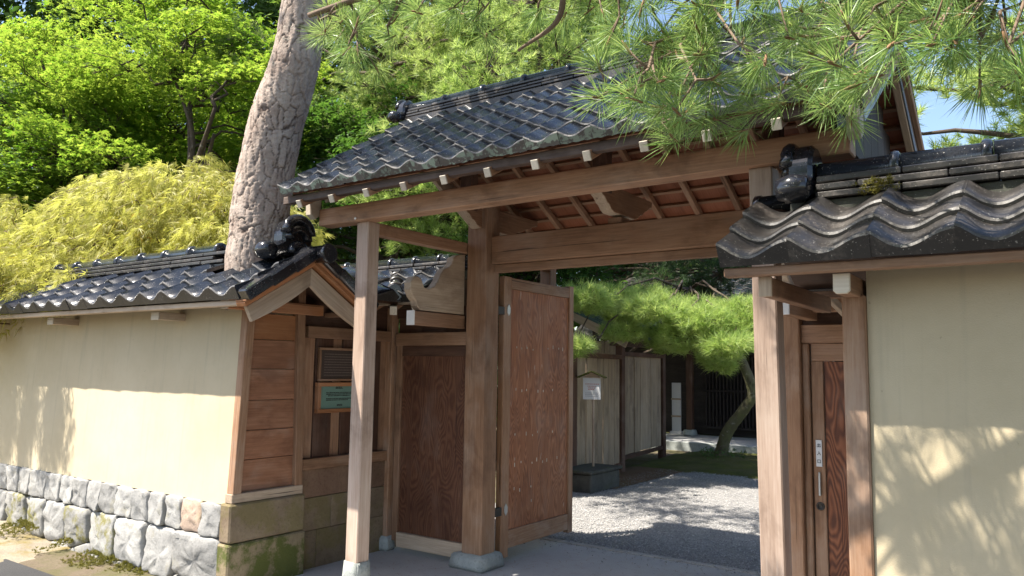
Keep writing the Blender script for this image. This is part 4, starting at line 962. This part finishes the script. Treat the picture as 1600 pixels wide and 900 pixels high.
# ---- big pine by the left wall: plated trunk rising through the coping
pine = thing('pine_tree', 'big leaning pine with plated bark, its trunk rising through the left wall coping', 'tree', (-5.2, 3.8, 0))
TP = [(-5.45, 3.86, .3, .2), (-5.36, 3.85, 1.4, .22), (-5.17, 3.80, 2.4, .232), (-5.11, 3.78, 2.95, .222), (-4.96, 3.76, 3.5, .208), (-4.74, 3.75, 3.98, .185), (-4.665, 3.75, 4.5, .172), (-4.60, 3.7, 5.4, .155), (-4.3, 3.6, 6.6, .12), (-4.1, 3.5, 7.6, .07)]
bark_trunk('trunk', TP, M['bark'], pine, (-5.2, 3.8, 0), 140, 640, True, .011, (15, 4.6))
def pine_crown(root, centers, spread, ntuft, needles, length, width, mat, branch_from, bmat, flat=.35, rmain=.03, name='crown', dirs=None, bend=0.0):
    s = Soup(); C = []; D = []
    for c, rad in centers:
        c = np.array(c, float); a = branch_from(c); s.tube(twig_path(a, c, -.05, 6, .12), [rmain * (1 - .11 * k) for k in range(7)], 7)
        nt = int(ntuft * (rad / spread) ** 2)
        d = unit(rng.normal(size=(nt, 3))) * (rng.uniform(0.15, 1, (nt, 1)) ** .5) * rad; d[:, 2] = d[:, 2] * flat
        p = c + d; C.append(p); D.append(unit(d * np.array((1, 1, .6)) + np.array((0, 0, .55 * rad)) + rng.normal(0, .2 * rad, (nt, 3))))
        for q in p[::3]: s.tube(twig_path(c, q, .03, 2), [rmain * .28, rmain * .2, rmain * .12], 4)
    s.obj('branch', bmat, root, WL[root.name])
    return np_mesh(name, tufts(np.concatenate(C), np.concatenate(D), needles, length, width, (15, 80), length * .6, bend), 3, mat, root, WL[root.name])
def from_trunk(path):
    P = np.array([q[:3] for q in spline(path, 12)])
    def fn(c):
        i = np.argmin(np.linalg.norm(P - (c - np.array((0, 0, .35))), axis=1)); return P[i]
    return fn
pc = [((-4.0, 3.0, 6.0), .9), ((-3.3, 3.3, 6.4), .9), ((-4.8, 2.6, 6.3), .9), ((-3.6, 2.4, 5.7), .8), ((-2.6, 2.9, 6.3), .8), ((-4.2, 4.2, 7.4), 1.0), ((-3.0, 2.2, 6.9), .9), ((-1.9, 2.4, 6.1), .7), ((-4.4, 3.2, 8.2), .9), ((-2.2, 3.4, 7.0), .8), ((-5.9, 5.4, 6.3), .9), ((-5.0, 5.7, 6.4), .9), ((-6.6, 5.8, 6.6), .9), ((-4.2, 5.3, 6.5), .8), ((-4.6, 6.3, 6.9), .8), ((-3.7, 5.9, 6.8), .8)]  # unseen crown clumps placed to shade the gate roof and yard gravel
pine_crown(pine, pc, .9, 130, 46, .13, .0022, M['needle'], from_trunk(TP), M['bark'], .4, .05)

# ---- pine whose boughs hang over the view from the right: trunk stands behind the right wall, out of the picture
op = thing('pine_tree', 'near pine boughs with long needles hanging over the gate roof from above', 'tree', (1.9, 4.7, 0))
OT = [(1.9, 4.7, 0, .2), (1.8, 4.6, 1.4, .18), (1.55, 4.4, 2.6, .16), (1.25, 3.9, 3.5, .14), (.9, 3.6, 4.6, .09)]
bark_trunk('trunk', OT, M['bark'], op, (1.9, 4.7, 0), 40, 90, True, .014, (11, 4))
limbs = [
    [(1.3, 4.0, 3.35), (.6, 3.2, 3.45), (-.2, 2.75, 3.38), (-.9, 2.55, 3.28), (-1.5, 2.4, 3.25), (-2.1, 2.25, 3.22), (-2.7, 2.2, 3.2)],
    [(.6, 3.2, 3.45), (.25, 2.9, 3.2), (-.05, 2.75, 2.95)],
    [(-.2, 2.75, 3.38), (-.42, 2.85, 3.05), (-.62, 2.9, 2.78)],
    [(-.9, 2.55, 3.28), (-.95, 2.65, 3.02), (-1.15, 2.65, 2.78), (-1.32, 2.6, 2.68)],
    [(-1.5, 2.4, 3.25), (-1.55, 2.5, 3.02), (-1.75, 2.5, 2.92)],
    [(1.2, 3.9, 3.45), (.2, 2.2, 3.7), (-.8, 1.7, 3.7), (-1.6, 1.5, 3.6)],
]
bs = Soup()
for i, lb in enumerate(limbs):
    sp = spline(lb, 8); r0 = .045 if i in (0, 5) else .013; bs.tube(sp, [r0 * (1 - .8 * k / len(sp)) + .003 for k in range(len(sp))], 8, .25, i)
LP = np.concatenate([np.array(spline(lb, 10)) for lb in limbs])
NEAR = []   # (x, y, z) ends of hanging shoots
NEAR = [(-1.08, 2.25, 2.81),(-0.92, 2.34, 2.71),(-0.84, 2.68, 2.89),(-0.61, 2.55, 2.66),(-0.44, 2.26, 2.45),(-0.37, 2.46, 2.62),(-0.29, 2.49, 2.54),(-0.17, 2.3, 2.47),(-0.1, 2.64, 2.62),(-0.05, 2.27, 2.39),(-0.55, 2.43, 2.44),(-0.72, 2.51, 2.5),(-1.04, 2.46, 2.48),(-0.94, 2.55, 2.5),(-0.88, 2.64, 2.47),(-1.31, 2.77, 2.8),(-1.27, 2.37, 2.78),(-1.59, 2.59, 3.05),(-1.74, 2.62, 3.12),(-1.05, 2.38, 2.71),(-0.59, 2.2, 2.58),(-0.49, 2.78, 2.84),(-0.21, 2.38, 2.61),(-0.14, 2.39, 2.39),(-1.05, 2.74, 2.71),(-0.5, 2.55, 2.41),(-0.78, 2.48, 2.62),(-2.77, 2.56, 3.34),(-2.36, 2.12, 2.92),(-2.58, 2.52, 3.02),(-2.31, 2.32, 3.04),(-2.0, 2.15, 3.01),(-2.06, 2.5, 3.16),(-2.04, 2.66, 3.1),(-2.65, 2.22, 3.1),(-1.21, 2.58, 2.86),(-0.6, 2.38, 2.74),(-0.34, 2.65, 2.77),(-1.5, 2.63, 3.07)]
ends = [np.array(p) for p in NEAR]
for k in range(36):                                             # unseen shoots above the picture, added for denser shadow on the wall
    i = rng.integers(0, len(LP)); p = LP[i] + rng.normal(0, 1, 3) * (.32, .3, .12) + (0, 0, .12)
    ends.append(p)
TC = []; TD = []
for k in range(38): ends.append(np.array(NEAR[rng.integers(0, 27)]) + rng.normal(0, 1, 3) * (.15, .10, .07) + (.13, -.50, -.07))
for k in range(12): ends.append(np.array((rng.uniform(-1.5, .9), rng.uniform(1.7, 2.9), rng.uniform(3.25, 4.3))))  # more unseen shoots added to thicken the shadow on the right wall
for e in ends:
    a = LP[np.argmin(np.linalg.norm(LP - (e + np.array((.12, .05, .25))), axis=1))]
    pth = twig_path(a, e, -.06, 5, .22); L = np.linalg.norm(e - a)
    bs.tube(pth, [.0075 - .0009 * k for k in range(6)], 6)
    d = unit((e - a) / (L + .01) * .8 + np.array((-.25, -.1, .25)) + rng.normal(0, .3, 3)); TC.append(e); TD.append(d)
    for s in range(3):                        # side shoots
        q = pth[min(5, 2 + s)]; sd_ = unit(rng.normal(0, 1, 3) + np.array((-.2, -.1, .1))); t_ = q + sd_ * rng.uniform(.05, .11)
        bs.tube([q, (q + t_) / 2 + np.array((0, 0, -.006)), t_], [.0045, .004, .003], 5); TC.append(t_); TD.append(unit(sd_ * .8 + np.array((0, 0, .3))))
TC = np.array(TC); TD = np.array(TD)
bs.obj('branch', M['twig'], op, (0, 2.6, 3))
np_mesh('crown', tufts(TC, TD, 90, .112, .0014, (12, 78), .045, .9), 4, M['needle'], op, (0, 2.6, 3))
shade_pads = []
for k in range(30):                                             # unseen canopy added above the viewer to cut skylight on the right wall
    shade_pads.append(((rng.uniform(.1, 4.0), rng.uniform(-2.8, .8), rng.uniform(3.7, 5.6)), rng.uniform(.7, 1.0)))
pine_crown(op, shade_pads, .9, 110, 40, .14, .004, M['needle'], lambda c: np.array((1.0, 3.65, 4.4)), M['bark'], .45, .05, 'crown')
bd = Soup()
for c, d in zip(TC, TD): bd.tube([c - d * .035, c - d * .01, c + d * .012, c + d * .024], [.003, .0042, .0045, .001], 6)
bd.obj('bud', M['bud'], op, (0, 2.6, 3))['kind'] = 'stuff'

# ---- pine in the yard: curved mossy trunk and flat sunlit pads
yp = thing('pine_tree', 'small garden pine with a curved mossy trunk and sunlit pads behind the gate', 'tree', (-5.06, 13.8, 0))
YT = [(-5.08, 13.8, -.05, .19), (-5.05, 13.8, .2, .12), (-4.93, 13.78, .55, .105), (-4.62, 13.75, .95, .095), (-4.45, 13.72, 1.25, .09), (-4.55, 13.65, 1.7, .085), (-4.75, 13.3, 2.3, .075), (-4.9, 12.8, 2.75, .06), (-5.0, 12.3, 3.0, .04)]
bark_trunk('trunk', YT, M['bark_moss'], yp, (-5.06, 13.8, 0), 24, 90, True, .012, (12, 5))
yc = [((-4.6, 11.4, 2.55), .6), ((-3.7, 11.2, 2.5), .55), ((-5.3, 11.2, 2.75), .55), ((-4.1, 10.4, 2.35), .5), ((-5.6, 10.6, 2.75), .5), ((-4.9, 11.2, 2.15), .55), ((-4.3, 10.6, 2.1), .5), ((-3.9, 10.9, 2.2), .5), ((-5.3, 10.6, 2.55), .5), ((-4.7, 10.2, 2.5), .5), ((-5.5, 9.6, 2.65), .5), ((-5.2, 10.2, 2.2), .35), ((-3.6, 10.2, 2.0), .4), ((-3.5, 11.2, 2.35), .5), ((-4.2, 11.5, 1.85), .35), ((-4.0, 11.0, 1.72), .25), ((-5.3, 9.0, 1.95), .3), ((-5.55, 8.9, 1.8), .25)]
pine_crown(yp, yc, .5, 190, 36, .15, .0034, M['needle_far'], from_trunk(YT), M['bark_dark'], .42, .022)
mt = np.stack([rng.normal(-5.05, .2, 260), rng.normal(13.7, .2, 260), rng.uniform(.0, .25, 260)], 1)
np_mesh('ivy', lobed(mt, rng.normal(size=(260, 3)) * .5 + (0, -.4, .8), rng.uniform(.04, .07, 260), 3), 4, M['maple_dark'], yp, (-5.06, 13.8, 0))

# ---- pines behind the gate roof
def back_pine(x, y, h, cl, label, mat, needle=.13, nt=140, r=.9, trunk_r=.17, wdt=.0045):
    t = thing('pine_tree', label, 'tree', (x, y, 0))
    T = [(x, y, -.1, trunk_r), (x + .15, y, h * .3, trunk_r * .85), (x - .1, y + .1, h * .6, trunk_r * .6), (x + .1, y, h * .95, trunk_r * .25)]
    bark_trunk('trunk', T, M['bark_dark'], t, (x, y, 0), 20, 60, True, .014, (8, 3))
    pine_crown(t, cl, r, nt, 40, needle, wdt, mat, from_trunk(T), M['bark_dark'], .5, .04); return t
cl = []
for k in range(44): cl.append(((min(-6.5, -8.4 + rng.normal(0, 1.5)), 9.0 + rng.normal(0, .7), rng.uniform(3.4, 7.8)), rng.uniform(.6, .95)))
back_pine(-9.3, 9.2, 7.4, cl, 'pale sunlit pine standing behind the left end of the gate roof', M['needle_far'], .14)
cl = []
for k in range(22): cl.append(((-9.3 + rng.normal(0, 1.9), 13.6 + rng.normal(0, .8), rng.uniform(5.0, 11.0)), rng.uniform(.7, 1.2)))
back_pine(-9.2, 13.9, 10.5, cl, 'tall pale pine rising behind the ridge of the gate roof', M['needle_far'], .14)
cl = []
for k in range(20): cl.append(((-.3 + rng.normal(0, .7), 9.2 + rng.normal(0, .5), rng.uniform(3.3, 5.0)), rng.uniform(.4, .7)))
back_pine(.6, 9.4, 5.4, cl, 'pine with crooked mossy limbs right of the gate gable', M['needle_far'], .14)
cl = [((-6.2 + .9 * math.cos(k * 2.4) * (k / 9), 14.6 + .8 * math.sin(k * 2.4), 3.0 + .17 * k), .6) for k in range(11)] + [((-6.2 + .42 * k, 14.9 + .2 * math.sin(k * 2.0), 3.1 + .22 * (k % 4)), .6) for k in range(9)]
back_pine(-8.3, 15.0, 4.6, cl, 'dark green pine in front of the house roof', M['needle_dark'], .12, 110, .6, .10, .0025)

# ---- maples behind the left wall
def maple(x, y, h, label, limbs, sprays, mat, bmat, leaf_n, size, lobes=5, gap=False):
    if gap:                                                     # the lower crown is open towards the path, limbs show
        q = np.array((x, y)) / math.hypot(x, y); sprays = [(c, r) for c, r in sprays if not (abs(c[0] * q[1] - c[1] * q[0] - .25) < 1.25 and c[:2] @ q < math.hypot(x, y) + .2 and c[2] < 5.6)]
    t = thing('maple_tree', label, 'tree', (x, y, 0))
    T = [(x, y, -.1, .24), (x + .08, y, h * .22, .19), (x - .05, y, h * .42, .15), (x + .2, y + .1, h * .62, .10), (x + .1, y, h * .9, .04)]
    bark_trunk('trunk', T, bmat, t, (x, y, 0), 20, 60, False, .02, (5, 2)); s = Soup(); skel = [np.array(q[:3]) for q in spline([q[:3] for q in T], 8)][6:]
    for lb in limbs:
        P = spline(lb, 7); s.tube(P, [.095 * (1 - .75 * k / len(P)) for k in range(len(P))], 8, .5, 3); skel += [np.array(p) for p in P]
    SK = np.array(skel); C = np.array([c for c, _ in sprays]); Rr = np.array([r for _, r in sprays])
    for c, r in sprays:
        a = SK[np.argmin(np.linalg.norm(SK - (c + (0, 0, -.25)), axis=1))]; P = twig_path(a, c, -.10, 6, .25); s.tube(P, [.030 - .0042 * k for k in range(7)], 5)
        for k in range(4):
            e = c + rng.normal(0, .5, 3) * (r, r, .12); s.tube(twig_path(P[4], e, 0, 3, .2), [.010, .008, .006, .003], 4)
    s.obj('branch', bmat, t, (x, y, 0))
    P, N = discs(C, Rr, leaf_n, .13, .22); np_mesh('crown', lobed(P, N, rng.uniform(.7, 1.25, len(P)) * size, lobes), 4, mat, t, (x, y, 0)); return t
def cloud(cx, cy, z0, z1, rx, ry, n, r0, r1, inner=.35):
    out = []
    while len(out) < n:
        p = rng.uniform(-1, 1, 3); q = (p ** 2).sum()
        if inner < q < 1: out.append((np.array((cx + p[0] * rx, cy + p[1] * ry, (z0 + z1) / 2 + p[2] * (z1 - z0) / 2)), rng.uniform(r0, r1)))
    return out
maple(-11.6, 7.0, 6.5, 'sunlit maple with a dark forked trunk and twisting limbs behind the left wall',
      [[(-11.6, 7.0, 2.6), (-11.2, 6.9, 3.1), (-10.7, 6.8, 3.3), (-10.4, 6.8, 3.7), (-10.7, 6.8, 4.3), (-10.3, 6.7, 5.1)], [(-11.6, 7.0, 2.6), (-11.9, 6.9, 3.3), (-11.8, 6.9, 4.0), (-11.3, 6.9, 4.6), (-11.2, 6.9, 5.3), (-11.6, 6.8, 6.2)],
       [(-11.8, 6.9, 3.8), (-12.5, 6.8, 4.4), (-13.4, 6.7, 4.7), (-14.6, 6.6, 5.2)], [(-11.0, 6.9, 3.2), (-11.3, 6.8, 3.9), (-10.8, 6.7, 4.5), (-10.0, 6.5, 5.4)]],
      cloud(-12.5, 7.4, 3.4, 8.4, 2.5, 1.9, 64, .5, .9, .15) + cloud(-14.9, 6.6, 2.8, 8.2, 1.9, 1.5, 60, .5, .9, .1), M['maple'], M['bark_dark'], 420, .085, 5, True)
maple(-16.2, 9.2, 7.5, 'broad green maple at the far left behind the yellow shrub', [[(-16.2, 9.2, 2.5), (-15.2, 8.9, 3.8), (-14.4, 8.6, 5.2)], [(-16.2, 9.2, 2.8), (-17.5, 9.0, 4.0), (-18.8, 8.7, 5.4)]],
      cloud(-16.6, 9.2, 2.2, 9.5, 3.6, 2.2, 110, .7, 1.15, .1), M['maple'], M['bark_dark'], 380, .12, 3)
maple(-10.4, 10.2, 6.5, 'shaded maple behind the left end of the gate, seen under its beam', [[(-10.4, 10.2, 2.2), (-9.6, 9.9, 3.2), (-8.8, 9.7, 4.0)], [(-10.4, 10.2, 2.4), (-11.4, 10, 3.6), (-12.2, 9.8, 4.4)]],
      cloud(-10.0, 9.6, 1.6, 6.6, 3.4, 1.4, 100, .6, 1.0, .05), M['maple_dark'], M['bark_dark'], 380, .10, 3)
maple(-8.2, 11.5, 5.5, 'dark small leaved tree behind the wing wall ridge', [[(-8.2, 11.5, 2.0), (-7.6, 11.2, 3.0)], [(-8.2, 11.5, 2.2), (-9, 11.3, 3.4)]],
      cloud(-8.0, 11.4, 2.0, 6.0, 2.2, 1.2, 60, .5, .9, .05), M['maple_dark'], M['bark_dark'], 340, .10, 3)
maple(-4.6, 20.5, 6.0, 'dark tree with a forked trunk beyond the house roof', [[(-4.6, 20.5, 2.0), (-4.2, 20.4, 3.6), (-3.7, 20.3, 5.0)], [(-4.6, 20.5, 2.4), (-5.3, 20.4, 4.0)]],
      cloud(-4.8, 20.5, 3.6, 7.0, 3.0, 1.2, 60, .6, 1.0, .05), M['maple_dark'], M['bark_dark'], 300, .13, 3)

# ---- yellow laceleaf maple, a drooping mound that spills over the wall
lm = thing('laceleaf_maple', 'low mound of yellow drooping laceleaf maple spilling over the left wall coping', 'shrub', (-9.6, 5.2, 0))
s = Soup(); LT_ = [(-9.6, 5.2, 0, .12), (-9.5, 5.2, 1.2, .1), (-9.7, 5.2, 2.2, .08), (-9.5, 5.2, 3.0, .05)]
bark_trunk('trunk', LT_, M['bark_dark'], lm, (-9.6, 5.2, 0), 16, 40, False, .02, (5, 2))
def lace(P, D, size):
    """finely cut leaves: seven thin blades hanging along D"""
    n = len(P); D, A, B = frames(D); ang = np.radians([-80, -52, -26, 0, 26, 52, 80]); ln = [.6, .8, .95, 1, .95, .8, .6]; out = np.zeros((n, 7, 3, 3)); s_ = size[:, None]
    for k in range(7):
        d = D * math.cos(ang[k]) + A * math.sin(ang[k]); w = A * math.cos(ang[k]) - D * math.sin(ang[k]); tip = P + d * s_ * ln[k] + np.array((0, 0, -.15)) * s_
        m_ = P + d * s_ * ln[k] * .35; out[:, k, 0] = P; out[:, k, 1] = m_ + w * s_ * .055; out[:, k, 2] = tip
    return out.reshape(-1, 3, 3)
LPs = []; LDs = []
def mound(cx, cy, z0, h, rx, ry, n):
    for k in range(n):
        th = rng.uniform(0, 2 * PI); r = math.sqrt(rng.uniform(0, 1)); q = math.sqrt(max(0, 1 - r * r)); x, y = cx + rx * r * math.cos(th), cy + ry * r * math.sin(th)
        z = z0 + h * q * rng.uniform(.72, 1.08) + .26 * mnoise.noise(Vector((x * 1.1, y * 1.1, 3))) + .16 * mnoise.noise(Vector((x * 3.1, y * 3.1, 8)))
        if mnoise.noise(Vector((x * 2.0, y * 2.0, z * 2.0 + 4))) < -.30: continue
        out_ = np.array((math.cos(th) * ry / rx, math.sin(th), 0)); out_ /= np.linalg.norm(out_); Ls = rng.uniform(.25, .6)
        if k % 2 == 0: s.tube([(cx + (x - cx) * .6, cy + (y - cy) * .6, z0 + (z - z0) * .9), (x, y, z), (x + out_[0] * Ls * .7, y + out_[1] * Ls * .7, z - Ls * .4)], [.010, .007, .003], 4)
        m_ = 26; t = rng.uniform(0, 1, m_); base = np.array((x, y, z)) + out_ * (t * Ls * .75)[:, None] + np.stack([rng.normal(0, .07, m_), rng.normal(0, .07, m_), -(t ** 1.7) * Ls * .62 + rng.normal(0, .02, m_)], 1)
        LPs.append(base); LDs.append(np.tile(out_, (m_, 1)) * .75 + np.stack([np.zeros(m_), np.zeros(m_), -.25 - .7 * t], 1) + rng.normal(0, .28, (m_, 3)))
mound(-9.3, 5.5, 2.1, 2.0, 2.3, 1.5, 800); mound(-12.4, 5.1, 2.0, 1.75, 2.5, 1.5, 640); mound(-10.6, 4.4, 1.9, 1.35, 1.9, .9, 420); mound(-7.9, 5.4, 2.0, 1.35, 1.4, 1.0, 300); mound(-11.2, 3.75, 2.0, .80, 1.9, .8, 340); mound(-9.1, 4.0, 2.05, .68, 1.4, .6, 280)
for k in range(95):                                             # long streamers over the eave, left of the picture
    x = rng.choice([-8.3, -8.9, -9.4]) + rng.normal(0, .12); y = rng.uniform(2.66, 2.86); Ls = rng.uniform(.45, 1.0); m_ = 24; t = rng.uniform(0, 1, m_)
    if x > -8.0: continue
    base = np.stack([x + rng.normal(0, .05, m_), y + rng.normal(0, .04, m_), 3.05 - t * Ls], 1); LPs.append(base); LDs.append(np.tile(np.array((0.1, -.2, -1)), (m_, 1)) + rng.normal(0, .3, (m_, 3)))
    s.tube([(x - .3, y + .35, 3.2), (x, y, 3.05), (x, y, 3.05 - Ls)], [.008, .006, .002], 4)
s.obj('branch', M['twig'], lm, (-9.6, 5.2, 0))
P = np.concatenate(LPs); D = np.concatenate(LDs); np_mesh('crown', lace(P, D, rng.uniform(.08, .16, len(P))), 3, M['lace'], lm, (-9.6, 5.2, 0))

# ---- far wood that reads as one mass
def far_wood(n):
    ph = np.radians(rng.uniform(14, 80, n)); rr = 24 + rng.normal(0, 1.0, n); deg = np.degrees(ph)
    top = 14.5 + 1.5 * np.sin(deg * .45) + np.sin(deg * 1.3); top = np.where(deg < 27, 8.0 + np.sin(deg), top)
    x = -np.sin(ph) * rr; y = np.cos(ph) * rr; z = rng.uniform(0, 1, n) * top
    lump = np.array([mnoise.noise(Vector((a * .7, b_ * .7, c * .8))) for a, b_, c in zip(x, y, z)])
    k = lump > -.25; P = np.stack([x * (1 - lump * .07), y * (1 - lump * .07), z], 1)[k]; return lobed(P, rng.normal(size=P.shape) + np.array((.3, -.5, .9)), rng.uniform(.16, .32, len(P)), 3, .45)
tag(np_mesh('far_wood', far_wood(150000), 4, M['wood_leaf']), 'deep green wood closing off the background', 'wood', kind='stuff')

# ---- moss tufts at the wall foot and on the right ridge
k = 2600; P = np.stack([rng.uniform(-10.5, -5.3, k), 3.5 - .28 * rng.uniform(0, 1, k) ** 1.8, np.zeros(k)], 1)
keep = np.array([mnoise.noise(Vector((a * 2.2, 0, 9))) > .02 for a in P[:, 0]]); P = P[keep]; P[:, 2] = -.085 + .17 * np.clip((-6.0 - P[:, 0]) / 2.6, 0, 1) + (P[:, 1] - 3.2) * .2 + rng.uniform(0, .03, len(P))
tag(np_mesh('moss_cushions', tufts(P, np.tile((0, -.2, 1.), (len(P), 1)), 14, .022, .003, (5, 80), .01), 3, M['moss_tuft']), 'patches of yellow green moss at the foot of the left stones', 'moss', kind='stuff')
k = 60; P = np.stack([rng.normal(-.62, .05, k), rng.uniform(3.72, 3.735, k), rng.uniform(2.43, 2.50, k)], 1)
np_mesh('moss', tufts(P, np.tile((0, -1., .3), (k, 1)), 14, .018, .002, (5, 80), .01), 3, M['moss_tuft'], right, (-.62, 3.72, 2.46))

k = 1500; P = np.stack([rng.uniform(-4.9, -.8, k), rng.uniform(3.4, 6.5, k), np.full(k, .004)], 1); th = rng.uniform(0, 2 * PI, k); d = np.stack([np.cos(th), np.sin(th), rng.uniform(0, .05, k)], 1)
w = np.stack([-np.sin(th), np.cos(th), np.zeros(k)], 1) * .0015
tag(np_mesh('fallen_needles', np.stack([P - w, P + w, P + d * rng.uniform(.05, .10, k)[:, None]], 1), 3, M['bud']), 'brown pine needles fallen on the concrete forecourt', 'pine needles', kind='stuff')
k = 900; P = np.stack([rng.uniform(-4.8, -1.0, k), 6.47 - rng.exponential(.12, k), np.full(k, .006)], 1); P = P[P[:, 1] > 5.7]; k = len(P)
a = rng.normal(size=(k, 3)) * .009; b_ = rng.normal(size=(k, 3)) * .009; a[:, 2] = np.abs(a[:, 2]) * .6; b_[:, 2] = np.abs(b_[:, 2])
tag(np_mesh('stray_gravel', np.stack([P, P + a, P + b_], 1), 3, M['pebble']), 'stray gravel spilled over the threshold edge', 'gravel', kind='stuff')
